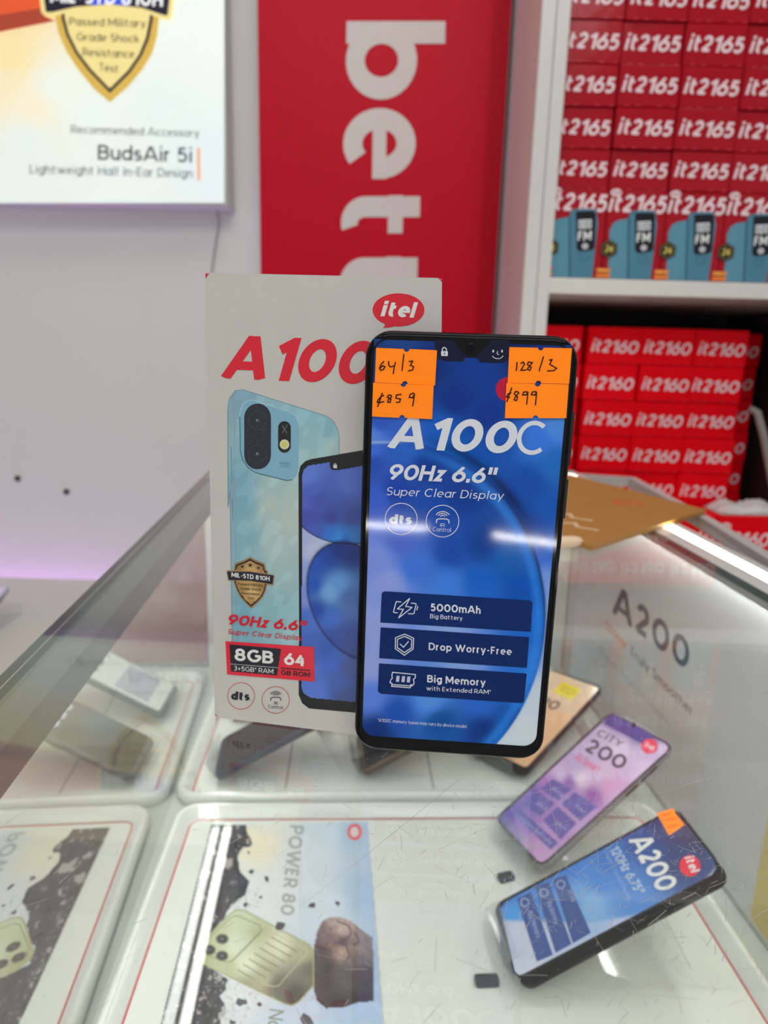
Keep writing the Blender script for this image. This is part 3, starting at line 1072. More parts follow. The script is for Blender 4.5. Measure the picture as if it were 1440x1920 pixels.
rock = [(498, 120), (708, 120), (690, 180), (726, 258), (655, 330), (668, 395), (735, 455), (640, 560), (560, 640), (470, 745), (450, 830), (500, 860), (610, 930), (560, 1010), (600, 1080), (560, 1200), (590, 1420), (100, 1420), (180, 1173), (270, 890), (330, 700), (400, 500), (450, 280)]
fist = [(1036, 770), (1052, 690), (1078, 640), (1120, 616), (1180, 622), (1225, 640), (1262, 672), (1300, 700), (1332, 722), (1337, 1036), (1250, 1045), (1180, 1070), (1095, 1072), (1050, 1030), (1036, 980), (1030, 900)]
phn = [(452, 800), (455, 765), (620, 600), (650, 582), (690, 586), (1015, 758), (1034, 785), (1034, 960), (955, 1045), (925, 1058), (890, 1050), (480, 850)]
fcol = [(1090, 680, (112, 94, 90)), (1130, 640, (160, 140, 134)), (1180, 680, (182, 156, 148)), (1175, 790, (166, 140, 132)), (1260, 760, (132, 116, 114)), (1320, 760, (118, 108, 110)), (1080, 800, (58, 48, 50)), (1110, 860, (52, 44, 46)), (1100, 950, (50, 42, 46)), (1200, 900, (66, 58, 62)), (1300, 900, (70, 64, 70)), (1300, 950, (52, 48, 54)), (1150, 1040, (40, 36, 42)), (1280, 1030, (44, 42, 48)), (1180, 738, (62, 50, 48)), (1130, 720, (120, 100, 94)), (1240, 830, (100, 88, 88))]
pcol = [(470, 800, (158, 160, 118)), (560, 720, (172, 176, 140)), (680, 620, (186, 190, 160)), (760, 680, (170, 172, 136)), (700, 850, (206, 208, 184)), (860, 760, (204, 206, 180)), (980, 800, (160, 158, 126)), (600, 870, (170, 172, 136)), (780, 920, (164, 160, 132)), (860, 960, (96, 92, 82)), (940, 1000, (66, 64, 60)), (1010, 880, (100, 96, 84)), (700, 960, (150, 150, 120)), (640, 760, (196, 200, 178))]


def poster_col(x, y):
    c = blend(bgc, x, y)
    n1 = vnoise(x * 1.0 + y * .4, y * .45, 26, 1) * .5 + vnoise(x, y, 11, 2) * .3 + vnoise(x, y, 60, 3) * .4
    wob = (vnoise(x, y, 34, 5) - .5) * 46
    rk = inside(rock, x + wob, y + wob * .6)
    n2 = vnoise(x * .9 + y * .25, y * .22, 9, 21) * .6 + vnoise(x * 1.1 - y * .3, y * .5, 5, 22) * .4
    rc = np.array(ink(66, 63, 70))[None, None] * (.25 + 1.1 * np.clip(n1 - .28, 0, 1) + 1.5 * np.clip(n2 - .5, 0, 1))[..., None]
    lightv = (n1 > .80) | (n2 > .80)
    rc = np.where(lightv[..., None], np.array(ink(156, 150, 150)), rc)
    dust = (vnoise(x, y, 8, 9) > .80) & (x < 760) & (y > 470)
    c = np.where(dust[..., None], c * .62, c)
    c = np.where(rk[..., None], rc, c)
    c = np.where(inside(phn, x, y)[..., None], blend(pcol, x, y), c)
    fn_ = blend(fcol, x, y) * (.62 + .45 * vnoise(x, y, 9, 7) + .3 * vnoise(x, y, 4, 8))[..., None]
    return np.where(inside(fist, x, y)[..., None], fn_, c)


def pmask(x, y):
    u, v = PS(x, y)
    return (u > 53) & (u < 198) & (v < 246) & (v > -60)


a.grid(60, 1420, 95, 1560, 250, 270, poster_col, 1, PS, pmask)
a.stroke(phn + phn[:1], 7, ink(150, 152, 112), 2, PS, True)
plate = [(480, 800), (492, 742), (625, 618), (655, 612), (768, 662), (772, 690), (630, 836), (600, 842)]
a.stroke(plate + plate[:1], 5, ink(132, 134, 96), 3, PS, True)
ribp = [(608, 868), (625, 838), (770, 690), (805, 686), (1005, 785), (1000, 800), (860, 960), (830, 965), (640, 900)]
a.stroke(ribp + ribp[:1], 4, ink(176, 178, 146), 3, PS, True)
for i in range(7):
    x0, y0 = 822 - i * 28, 718 + i * 27
    a.stroke([(x0, y0), (x0 + 132 - i * 3, y0 + 74 - i * 1)], 5, ink(120, 118, 92), 3, PS)
for cx, cy in ((577, 728), (513, 782), (576, 812)):
    a.ell(cx, cy, 33, 27, ink(110, 110, 84), 4, PS, 20)
    a.ell(cx, cy, 26, 21, ink(40, 40, 42), 5, PS, 20)
    a.ell(cx, cy, 8, 6, ink(92, 94, 98), 6, PS, 12)
for pts in ([(1150, 640), (1210, 660), (1225, 700), (1190, 735)], [(1140, 745), (1195, 760), (1215, 810), (1185, 850)], [(1240, 690), (1262, 740), (1235, 760)], [(1062, 700), (1050, 770), (1070, 850)]):
    a.stroke(pts, 7, ink(84, 70, 70), 3, PS)
for cx, cy, r in ((723, 395, 17), (802, 430, 19), (770, 522, 10), (864, 662, 30), (1026, 560, 24), (1155, 552, 15), (678, 1042, 30), (765, 1052, 14), (1005, 1130, 38), (628, 1145, 18), (690, 560, 16)):
    rr = np.random.default_rng(int(cx)).uniform(.45, 1.15, 7)
    a.poly([(cx + r * rr[i] * math.cos(i * .9 + cx), cy + r * .95 * rr[i] * math.sin(i * .9 + cx)) for i in range(7)], ink(72, 70, 78), 4, PS)
a.text('POWER 80', (918, 160), (866, 606), (988, 168), ink(150, 156, 156), 4, PS, .2)
a.text('Non-stop', (815, 1075), (770, 1420), (888, 1085), ink(128, 134, 118), 4, PS, .14)
a.ring(1240, 196, 30, 34, 15, ink(214, 90, 88), 4, PS, 26)
a.ell(1240, 196, 18, 22, ink(214, 190, 192), 4.5, PS, 20)
pf = a.build('printed_face', ink_mat('card_print', .015, .6), None, (0, 0, 1))
cb = MB().loft([[tuple(ctr(x, y, z)) for x, y in ((.053, -.06), (.198, -.06), (.198, .246), (.053, .246))] for z in (-.4318, ZP)])
card = cb.build('advert_card', mat('card_stock', (.7, .7, .68), .5))
tag(card, 'printed advert with fist, rocks and olive phone lying in the front tray', 'advert')
pf.parent = card
for u, v, w, rz, l in ((.2735, .0725, .017, 0, 'small black pad on the tray beside the blue screened phone'), (.3115, .170, .014, .25, 'small black pad on the tray below the lilac screened phone')):
    p = ctr(u, v, -.4319)
    o = MB().loft([[(x, y, z) for x, y in rrect(-w / 2, w / 2, -.0045, .0045, .002, 3)] for z in (0, .003)]).build('pad', mat('grey_black_pad', (.05, .055, .05), .4))
    o.location, o.rotation_euler = p, (0, 0, ang + rz)
    tag(o, l, 'pad', 'black pads in the front tray')
# ------------------------------------------------------------------ handsets


def pose(M, T, w, h, ks=1.0):
    """matrix of a handset: X text direction, Y into the body, Z towards its top, origin at the bottom edge"""
    x, dn, into = (Vector((M[0][i], M[1][i], M[2][i])) for i in range(3))
    o = Vector(T) * ks + (x * w / 2 + dn * h) * ks
    return Matrix(((x.x * ks, into.x * ks, -dn.x * ks, o.x), (x.y * ks, into.y * ks, -dn.y * ks, o.y), (x.z * ks, into.z * ks, -dn.z * ks, o.z), (0, 0, 0, 1)))


def slab_loops(w, h, d, r, prof, z0=0.0):
    return [[(x, y, z) for x, z in rrect(-w / 2 + i, w / 2 - i, z0 + i, z0 + h - i, max(.001, r - i), 9)] for i, y in prof]


PW, PH, PD = .0758, .1648, .0086
PROF = [(.0030, .0002), (.0024, 0.0), (.0013, .0003), (.0004, .0013), (0, .0028), (0, PD - .003), (.0006, PD - .0014), (.0020, PD - .0003), (.0034, PD)]


def handset(name, mtx, label, group, body_m, w=PW, h=PH, d=PD, r=.0095, cat='phone'):
    t = tag(empty(name, mtx=mtx), label, cat, group)
    MB().loft(slab_loops(w, h, d, r, PROF)).build('body', body_m, t, True)
    b_ = MB()
    b_.box(w / 2 - .0006, w / 2 + .0007, .003, .0056, h * .60, h * .69, .0004)
    b_.build('power_button', black_soft, t)
    b_ = MB().box(w / 2 - .0006, w / 2 + .0007, .003, .0056, h * .72, h * .84, .0004)
    b_.build('volume_button', black_soft, t)
    return t


def screen_frame(w=PW, h=PH):
    return lambda u, v, l: (u / 1000 - w / 2, -l, h - v / 1000)


screen_m = ink_mat('screen_film', .05, .26)
satin_screen_m = ink_mat('satin_screen', .15, .5)  # print colours unchanged, rougher film with more specular
case_m = mat('black_case', (.004, .004, .005), .12, spec=.12)

# --- the big handset standing on the glass
M_P = [[0.99833, -0.00787, 0.05716], [-0.0573, -0.01841, 0.99819], [-0.0068, -0.9998, -0.01883]]
T_P = [-0.00832, 0.25455, 0.00766]
HP = [0.17893189, 0.005163432, -125.8737, -0.0057454482, 0.17263791, -102.62996, 4.4274019e-05, -0.00014393231, 1]
P8 = sheet(HP, 3.2, 650, 1000)
ph = handset('smartphone', pose(M_P, T_P, PW, PH), 'large black smartphone with blue advert screen and orange price stickers standing on the glass', None, case_m)
a = Art(screen_frame(), 4e-5)
sx0, sx1 = P8(150, -560)[0], P8(1262, -200)[0]
sx0, sx1 = 3.1, 72.6
sy0, sy1 = P8(700, -1150)[1], P8(600, 1247)[1]
top = lambda x, y: (x, y - 1280)
inn = [(150, -500, (84, 108, 200)), (160, -420, (58, 80, 168)), (330, -480, (60, 96, 180)), (500, -400, (22, 60, 140)), (300, -250, (34, 66, 156)), (180, -200, (74, 96, 190)), (480, -150, (30, 76, 162)), (700, -250, (22, 62, 140)), (330, 30, (92, 104, 192)), (180, 150, (134, 142, 214)),
       (250, 300, (146, 152, 216)), (420, 200, (84, 116, 200)), (620, 120, (40, 76, 160)), (820, 60, (20, 66, 142)), (960, 150, (24, 96, 168)), (800, 300, (40, 100, 186)), (600, 300, (84, 126, 206)), (1050, 350, (24, 84, 168)), (1120, 560, (40, 104, 190)), (160, 560, (150, 156, 214)),
       (140, 800, (150, 156, 216)), (600, 555, (146, 162, 222)), (700, 770, (140, 158, 222)), (1080, 800, (60, 118, 200)), (500, 1000, (104, 142, 220)), (800, 1020, (60, 104, 190)), (300, 1080, (46, 84, 168)), (1050, 980, (50, 110, 190)), (560, 1130, (24, 84, 150)), (820, 1180, (24, 58, 128)), (180, 1190, (24, 50, 116)), (1000, 1100, (30, 82, 160)), (950, 1240, (36, 96, 176)), (150, 980, (110, 128, 206))]
outc = [(160, -1100, (40, 62, 118)), (300, -1130, (44, 70, 132)), (500, -1000, (24, 50, 118)), (800, -1000, (28, 62, 140)), (650, -800, (24, 52, 128)), (850, -700, (22, 54, 134)), (560, -620, (30, 96, 180)), (640, -500, (14, 96, 176)), (780, -420, (14, 84, 164)), (200, -660, (66, 92, 182)), (160, -580, (110, 132, 216)), (380, -600, (70, 98, 186)), (900, -560, (40, 84, 166)),
        (1150, -560, (78, 120, 206)), (1260, -640, (98, 138, 220)), (1250, -420, (48, 108, 178)), (1100, -300, (20, 78, 158)), (1200, -150, (30, 88, 170)), (950, -200, (16, 66, 146)), (1100, -60, (22, 70, 150)), (1230, 60, (50, 112, 196)), (1180, 40, (26, 76, 150)), (1110, 130, (90, 110, 200)), (1190, 300, (130, 150, 226)), (1215, 500, (150, 164, 228)), (1185, 700, (150, 166, 226)), (1160, 1000, (196, 202, 226)), (1110, 1230, (206, 208, 226)), (1020, 1280, (200, 206, 226)), (1000, -1120, (22, 44, 104)), (1230, -1000, (24, 52, 124))]


def bub(x, y):
    return ((x - 250) / 940.0) ** 2 + ((y - 500) / 1058.0) ** 2


def wall_paper(u, v, inv=None):
    # print coordinates (mm) -> measured sheet coordinates by inverting the rectification
    Hm = np.array(HP).reshape(3, 3)
    Hi = np.linalg.inv(Hm)
    w = Hi[2, 0] * u + Hi[2, 1] * v + Hi[2, 2]
    x = ((Hi[0, 0] * u + Hi[0, 1] * v + Hi[0, 2]) / w - 650) * 3.2
    y = ((Hi[1, 0] * u + Hi[1, 1] * v + Hi[1, 2]) / w - 1000) * 3.2
    q = np.sqrt(bub(x, y))
    k = np.clip((1.0 - q) * 130 + .5, 0, 1)[..., None]
    ci, co = blend(inn, x, y, 3.4), blend(outc, x, y, 3.4)
    c = ci * k + co * (1 - k)
    lo = np.clip((y + 500) / 500, 0, 1) * np.clip((900 - y) / 500, 0, 1)
    dark = np.exp(-((q - 1.0) / .010) ** 2) * .75 * lo
    c = c * (1 - .55 * (np.exp(-((q - 1.035) / .028) ** 2) * np.clip((x - 420) / 250, 0, 1) * np.clip((60 - y) / 250, 0, 1))[..., None])
    glow = np.exp(-((q - .955) / .030) ** 2) * .55
    c = c * (1 - dark[..., None])
    c = c + (np.array(ink(70, 140, 226)) - c) * (glow * (x > 250) * np.clip((x - 250) / 500, 0, 1))[..., None]
    hl = np.exp(-((y + 545 + (x - 150) * .02) / 8.0) ** 2) * np.clip((420 - x) / 200, 0, 1)
    c = (c + hl[..., None] * .35) * np.array((.84, .94, .97))
    pale = np.clip(c[..., 0] / c[..., 2] * 2.2, 0, 1)
    c = c * np.stack([.42 + .72 * pale, .96 + .14 * pale, 1.2 - .02 * pale], -1)
    c = c * (c[..., 2:3] / (c[..., 2:3] + .03)) ** 1.4
    return np.clip(c, 0, .93)


a.grid(sx0, sx1, sy0, sy1, 150, 330, wall_paper, 1)
blk = (.006, .006, .007)
R_ = rrect(sx0 + .2, sx1 - .2, sy0 + .2, sy1 - .2, 5.2, 10)
# black surround: glass margin outside the rounded picture
outer = rrect(2.2, PW * 1000 - 2.2, 2.2, PH * 1000 - 2.2, 7.6, 10)
n_ = len(R_)
for i in range(n_):
    j = (i + 1) % n_
    a.poly([R_[i], R_[j], outer[j], outer[i]], blk, 3)
for q in range(4):                                   # corners between the square picture grid and its rounded window
    cxy = ((sx1, sy1), (sx0, sy1), (sx0, sy0), (sx1, sy0))[q]
wht = ink(204, 208, 226)
# status bar island
a.poly([top(*p) for p in ((528, 120), (528, 205), (545, 232), (590, 246), (700, 250), (705, 235), (715, 225), (780, 228), (792, 242), (800, 254), (930, 258), (962, 240), (978, 214), (980, 120))], ink(20, 24, 50), 4, P8)
a.poly([top(*p) for p in ((640, 110), (652, 140), (690, 185), (715, 215), (745, 225), (780, 216), (806, 188), (850, 146), (862, 112))], blk, 5, P8)
a.ring(745, 167 - 1280, 14, 14, 4, (.02, .025, .04), 6, P8, 20)
a.poly([top(*p) for p in ((567, 186), (607, 188), (606, 217), (567, 215))], wht, 5, P8)
a.stroke([top(*p) for p in ((574, 188), (574, 174), (580, 166), (590, 166), (598, 174), (598, 190))], 6, wht, 5, P8)
a.ell(587, 201 - 1280, 3.5, 6, ink(30, 34, 60), 6, P8, 10)
for x in (879, 932):
    a.ell(x, 187 - 1280, 5, 9, wht, 5, P8, 12)
a.stroke([top(*p) for p in ((906, 186), (902, 200), (908, 208), (914, 206))], 4, wht, 5, P8)
a.stroke([top(x, y) for x, y in E(906, 206, 34, 26, 20, 160, 12)], 4, wht, 5, P8)
a.ell(968, 416 - 1280, 74, 74, ink(180, 24, 62), 4, P8, 36)
a.text('A100', top(248, 768), top(994, 803), top(256, 571), wht, 5, P8, .215, .2, .09)
a.text('C', top(1008, 806), top(1188, 812), top(1014, 600), wht, 5, P8, .13, .1)
a.text("90Hz 6.6''", top(244, 956), top(884, 982), top(248, 862), wht, 5, P8, .20, .2, .08)
a.text('Super Clear Display', top(234, 1050), top(936, 1078), top(236, 1001), wht, 5, P8, .105, .17, .13)
a.ring(327, 1193 - 1280, 96, 94, 4.5, wht, 5, P8)
a.text('dts', (253, 1222 - 1280), (390, 1226 - 1280), (255, 1166 - 1280), wht, 5, P8, .27, .05, .02)
a.ring(575, 1206 - 1280, 98, 95, 4.5, wht, 5, P8)
a.text('IR', (560, 1240 - 1280), (589, 1241 - 1280), (561, 1219 - 1280), wht, 5, P8, .1)
a.text('Control', (516, 1266 - 1280), (626, 1272 - 1280), (517, 1241 - 1280), wht, 5, P8, .11)


def ir_icon(a_, cx, cy, k, col, S, l=5):
    for r in (1.0, .68, .36):
        a_.stroke([(cx + x * 44 * k, cy + y * 44 * k) for x, y in E(0, 0, r, r * .8, 205, 335, 10)], 5 * k, col, l, S)
    a_.stroke([(cx + x * k, cy + y * k) for x, y in ((-38, 34), (-36, 14), (-22, 8), (22, 9), (36, 16), (38, 36))], 6 * k, col, l, S)


ir_icon(a, 576, 1184 - 1280, 1.0, wht, P8)
navy_b = (ink(8, 38, 98), ink(8, 37, 96), ink(8, 36, 94))
a.poly([(215, 352), (232, 347), (1098, 402), (1115, 412), (1104, 590), (202, 534), (210, 362)], navy_b[0], 4, P8)
a.poly([(204, 563), (1095, 622), (1081, 806), (195, 748)], navy_b[1], 4, P8)
a.poly([(194, 779), (1080, 841), (1064, 1006), (1050, 1018), (206, 962), (188, 948)], navy_b[2], 4, P8)
for s, x0, y0, x1, y1, hgt, tt in (('5000mAh', 503, 465, 803, 482, 46, .19), ('Big Battery', 500, 508, 694, 521, 26, .13), ('Drop Worry-Free', 492, 698, 990, 730, 44, .17), ('Big Memory', 483, 892, 832, 915, 44, .18), ('with Extended RAM*', 478, 940, 864, 964, 26, .13)):
    a.text(s, (x0, y0), (x1, y1), (x0 + 1, y0 - hgt), wht, 6, P8, tt, 0, .13)
a.text('*A100C memory fusion may vary by device model.', (184, 1128), (722, 1167), (186, 1108), wht, 6, P8, .12, .12, .14)
sw = 5.5
for pts, cl in (([(327, 411), (300, 408), (296, 412), (281, 468), (284, 474), (306, 476)], 0), ([(386, 417), (414, 420), (417, 426), (404, 478), (398, 482), (368, 481)], 0), ([(427, 435), (421, 460)], 0), ([(379, 388), (304, 452), (340, 455), (311, 507), (393, 443), (354, 437)], 1),
                ([(348, 603), (402, 628), (399, 692), (346, 730), (292, 690), (293, 625)], 1), ([(348, 617), (391, 637), (388, 686), (346, 714), (304, 684), (305, 634)], 1), ([(320, 662), (341, 682), (372, 646)], 0),
                ([(276, 832), (413, 846), (411, 866), (400, 876), (405, 892), (401, 908), (384, 907), (381, 925), (270, 916), (272, 898), (260, 894), (264, 878), (274, 868), (271, 850)], 1), ([(268, 905), (395, 915)], 0)):
    a.stroke(pts, sw, wht, 6, P8, bool(cl))
for x in (297, 330, 362):
    a.poly([(x + 3, 853 + (x - 297) * .06), (x + 21, 854 + (x - 297) * .06), (x + 17, 890 + (x - 297) * .06), (x - 2, 888 + (x - 297) * .06)], ink(180, 184, 206), 6, P8)
a.build('screen', screen_m, ph, (0, -1, 0))
cu_, cv_ = P8(745, 167 - 1280)
b = MB().loft([[(x * .0015 + cu_ / 1000 - PW / 2, y, PH - cv_ / 1000 + z * .0015) for x, z in E(0, 0, s_, s_, 0, 360, 20)[:-1]] for s_, y in ((1, -.00022), (.9, -.0003))])
b.build('front_camera', mat('lens', (.004, .005, .012), .15, spec=.2), ph)

orange = (1.45, .33, .012)          # day-glow paper gives back more orange light than plain card


def price_sticker(q, lift, strokes, hole, label):
    """orange ticket with half-round notches in its top and bottom edges, written on with a pen"""
    (x0, y0), (x1, y1), (x2, y2), (x3, y3) = q
    a_ = Art(screen_frame(), 1.0)
    xm, ym = (x0 + x1) / 2, (y0 + y1) / 2
    xb, yb = (x2 + x3) / 2, (y2 + y3) / 2
    out = [(x0, y0)] + [(xm + px, ym + py) for px, py in E(0, 0, 17, 17, 180, 0, 8)] + [(x1, y1), (x2, y2)] + [(xb + px, yb + py) for px, py in E(0, 0, 17, 17, 0, -180, 8)] + [(x3, y3)]
    out = [top(*p) for p in out]
    n0 = len(out)
    for i in range(n0):
        j = (i + 1) % n0
        k = len(a_.v)
        for p, l in ((out[i], lift), (out[j], lift), (out[j], lift - .0002), (out[i], lift - .0002)):
            u, v = P8(*p)
            a_.v.append(a_.fr(u, v, l))
            a_.c.append(orange)
        a_.f.append([k, k + 1, k + 2, k + 3])
    a_.poly(out, orange, lift, P8)
    for st in strokes:
        a_.stroke([top(*p) for p in st], 8.0, ink(44, 22, 24), lift + .00005, P8)
    o_ = a_.build('price_sticker', mat_sticker, ph)
    o_['label'] = label


mat_sticker = ink_mat('fluorescent_paper', .7, .2)
price_sticker(((178, 167), (542, 182), (530, 392), (170, 374)), .0006,
              [[(226, 246), (206, 268), (198, 292), (205, 303), (222, 296), (230, 280), (218, 274), (200, 290)], [(254, 246), (252, 268), (262, 282), (284, 276)], [(294, 252), (284, 290), (280, 324)], [(344, 204), (332, 306)], [(372, 250), (398, 246), (382, 272), (402, 280), (396, 300), (368, 306)]], None, 'orange sticker marked 64/3')
price_sticker(((160, 376), (522, 392), (513, 594), (153, 578)), .0008,
              [[(226, 452), (210, 456), (190, 478), (184, 492), (204, 494), (226, 488)], [(216, 436), (186, 522)], [(272, 452), (252, 450), (244, 462), (266, 474), (262, 494), (246, 492), (252, 476), (274, 456)], [(296, 450), (330, 446)], [(298, 452), (296, 468), (324, 474), (318, 492), (296, 494)], [(404, 436), (382, 446), (376, 464), (396, 466), (408, 440), (402, 480), (396, 518)]], None, 'orange sticker marked 859')
price_sticker(((975, 163), (1350, 170), (1333, 383), (965, 378)), .0006,
              [[(1022, 252), (1016, 306)], [(1042, 262), (1058, 252), (1066, 264), (1044, 302), (1076, 300)], [(1108, 256), (1090, 252), (1082, 266), (1106, 284), (1098, 302), (1082, 296), (1096, 276), (1116, 252)], [(1180, 218), (1152, 308)], [(1212, 242), (1232, 236), (1216, 266), (1258, 290), (1240, 304), (1200, 306)]], None, 'orange sticker marked 128/3')
price_sticker(((957, 379), (1330, 386), (1315, 588), (948, 588)), .0008,
              [[(986, 436), (966, 444), (958, 462), (978, 464)], [(990, 404), (958, 492)], [(1030, 432), (1012, 428), (1004, 442), (1024, 462), (1016, 484), (1002, 478), (1012, 458), (1034, 434)], [(1082, 430), (1060, 432), (1054, 450), (1076, 448), (1086, 430), (1078, 508)], [(1136, 428), (1112, 432), (1106, 448), (1128, 450), (1138, 430), (1130, 512)]], None, 'orange sticker marked 899')

# --- the white carton the handset leans on
M_B = [[0.98384, 0.01331, 0.17858], [-0.17764, -0.05355, 0.98264], [0.02264, -0.99848, -0.05032]]
T_B = [-0.07348, 0.28613, 0.02676]
HB = [0.22102061, -0.0064726096, -81.073552, 0.0031681611, 0.19840981, -104.25649, 0.00014236853, -0.0001296483, 1]
bx = tag(empty('phone_carton', mtx=pose(M_B, T_B, 0, 0)), 'tall white retail carton with red edges and pale blue phone picture behind the standing smartphone', 'box')
fq = [(.34, -1.67), (94.03, 1.66), (98.06, 187.6), (-1.05, 185.6)]
bq = [(.6, -1.2), (88.6, 1.5), (91.5, 184.9), (-.4, 183.1)]
DB = .047
MB_ = MB()
ctrf = Vector((48, 93))


def sq(q, k, y):
    return [((ctrf.x + (u - ctrf.x) * (1 - k)) / 1000, y, -(ctrf.y + (v - ctrf.y) * (1 - k)) / 1000) for u, v in q]


MB_.loft([sq(fq, .016, .0), sq(fq, .006, .00025), sq(fq, .0, .0012), sq(bq, .0, DB - .001), sq(bq, .012, DB)])
MB_.build('carton', mat('red_card_sides', ink(176, 22, 40), .3, coat=.2, noise=.06, nscale=60), bx)
a = Art(lambda u, v, l: (u / 1000, -l, -v / 1000), 4e-5)
B1 = sheet(HB)
p5 = lambda x, y: (370 + x / 4.114, 490 + y / 4.114)
p6 = lambda x, y: (370 + x / 4.0, 920 + y / 4.0)
# white sheet of the front face, its corners worn back to the card
fw = [(2.6, -1.55), (92.4, 1.68), (94.0, 3.2), (97.9, 185.9), (96.6, 187.5), (1.0, 185.45), (-.75, 183.6), (.62, .9)]
cw = ink(188, 186, 181)
a.poly(fw, cw, 1)
rd = ink(206, 26, 46)
# picture of the phone's back and front, as one smooth printed field
back = [p5(*p) for p in ((238, 1900), (234, 1140), (246, 1060), (290, 1000), (350, 990), (992, 1192), (1050, 1232), (1085, 1300), (1096, 1370), (1092, 1500))] + [p6(*p) for p in ((780, 40), (762, 1180), (262, 1140), (246, 0))]
front = [p5(*p) for p in ((786, 1900), (786, 1640), (800, 1580), (836, 1545), (880, 1530), (1330, 1452))] + [p6(*p) for p in ((1250, 1666), (840, 1628), (790, 1590), (765, 1530), (768, 900))]
pane = [p5(*p) for p in ((808, 1900), (808, 1660), (822, 1608), (858, 1576), (1022, 1550), (1024, 1590), (1040, 1612), (1080, 1612), (1330, 1568))] + [p6(*p) for p in ((1250, 1590), (850, 1552), (800, 1520), (784, 1480), (784, 900))]
bcol = [(*p5(300, 1030), (124, 178, 204)), (*p5(600, 1100), (140, 196, 214)), (*p5(900, 1200), (138, 200, 216)), (*p5(1020, 1300), (130, 194, 212)), (*p5(900, 1350), (142, 204, 214)), (*p5(850, 1600), (160, 206, 208)), (*p5(1040, 1440), (166, 206, 208)), (*p5(330, 1700), (112, 180, 204)), (*p5(620, 1750), (164, 206, 208)), (*p5(720, 1800), (182, 212, 206)),
        (*p6(340, 100), (112, 182, 206)), (*p6(560, 100), (184, 210, 204)), (*p6(700, 200), (190, 212, 206)), (*p6(360, 350), (124, 188, 206)), (*p6(600, 400), (178, 208, 206)), (*p6(340, 600), (126, 190, 206)), (*p6(640, 650), (160, 204, 208)), (*p6(340, 950), (112, 184, 206)), (*p6(600, 900), (138, 198, 210)), (*p6(720, 1050), (150, 202, 212))]
scol = [(*p5(850, 1650), (92, 122, 208)), (*p5(900, 1780), (72, 100, 190)), (*p5(1200, 1700), (84, 108, 198)), (*p5(850, 1850), (78, 92, 190)), (*p6(900, 60), (58, 78, 166)), (*p6(850, 200), (66, 78, 168)), (*p6(1000, 200), (58, 68, 152)), (*p6(1150, 200), (60, 76, 150)), (*p6(880, 310), (70, 90, 180)), (*p6(1060, 350), (58, 140, 226)), (*p6(1000, 320), (52, 112, 206)), (*p6(1180, 350), (60, 120, 196)),
        (*p6(1100, 380), (36, 96, 190))]
gcol = [(*p6(800, 380), (160, 170, 222)), (*p6(860, 430), (178, 186, 220)), (*p6(1000, 405), (176, 190, 218)), (*p6(800, 600), (140, 156, 220)), (*p6(800, 800), (122, 142, 216)), (*p6(810, 960), (70, 110, 200)), (*p6(860, 1150), (60, 98, 188)), (*p6(820, 1350), (84, 116, 204)), (*p6(900, 1500), (82, 116, 208)), (*p6(1000, 1300), (60, 100, 200)), (*p6(960, 1180), (50, 92, 184)), (*p6(1060, 1450), (66, 96, 180)), (*p6(1140, 1350), (70, 90, 160)), (*p6(1100, 1530), (66, 84, 150))]
lcol = [(*p6(1000, 760), (112, 164, 230)), (*p6(1060, 700), (96, 150, 226)), (*p6(900, 560), (36, 82, 178)), (*p6(870, 700), (34, 82, 180)), (*p6(1050, 450), (26, 52, 130)), (*p6(1150, 480), (34, 56, 128)), (*p6(900, 900), (36, 74, 168)), (*p6(1000, 950), (58, 104, 200)), (*p6(1000, 1120), (44, 76, 168)), (*p6(1130, 800), (76, 110, 180)), (*p6(1100, 1100), (52, 78, 160)), (*p6(1170, 1260), (56, 76, 150)), (*p6(980, 500), (30, 70, 160))]


def box_art(x, y):
    s3, s25 = 3.2, 40.0
    c = np.broadcast_to(np.array(cw), x.shape + (3,)).copy()
    bk = blend(bcol, x, y, s3, s25)
    bk = bk * (.94 + .10 * (vnoise(x * 1.3 + y * .5, y * .8, 18, 11) > .55))[..., None]
    bk = bk * .66 + .19 * bk.mean(axis=-1, keepdims=True)
    side = x < (p5(290, 0)[0] + (y - 730) * .0115)
    bk = np.where(side[..., None], bk * .82 + .08, bk)
    c = np.where(inside(back, x, y)[..., None], bk, c)
    c = np.where(inside(front, x, y)[..., None], np.array((.012, .013, .016)), c)
    cx, cy = p6(1150, 120)
    up = ((x - cx) / 108.0) ** 2 + ((y - cy) / 71.0) ** 2
    sky = blend(scol, x, y, s3, s25)
    gap = blend(gcol, x, y, s3, s25)
    bl_, lens = p6(1190, 830), blend(lcol, x, y, s3, s25)
    lo = ((x - bl_[0]) / 92.0) ** 2 + ((y - bl_[1] - (x - bl_[0]) * .35) / 107.0) ** 2
    pc = np.where(((up < 1) | (y < p6(0, 60)[1]))[..., None], sky, gap)
    ed = np.exp(-((np.sqrt(lo) - 1) / .03) ** 2)[..., None]
    pc = np.where((lo < 1)[..., None], lens, pc)
    pc = pc * (1 - .55 * ed)
    eu = np.exp(-((np.sqrt(up) - .985) / .02) ** 2)[..., None] * (y > p6(0, 60)[1])[..., None]
    pc = pc * (1 - .55 * eu)
    return np.where(inside(pane, x, y)[..., None], pc, c)


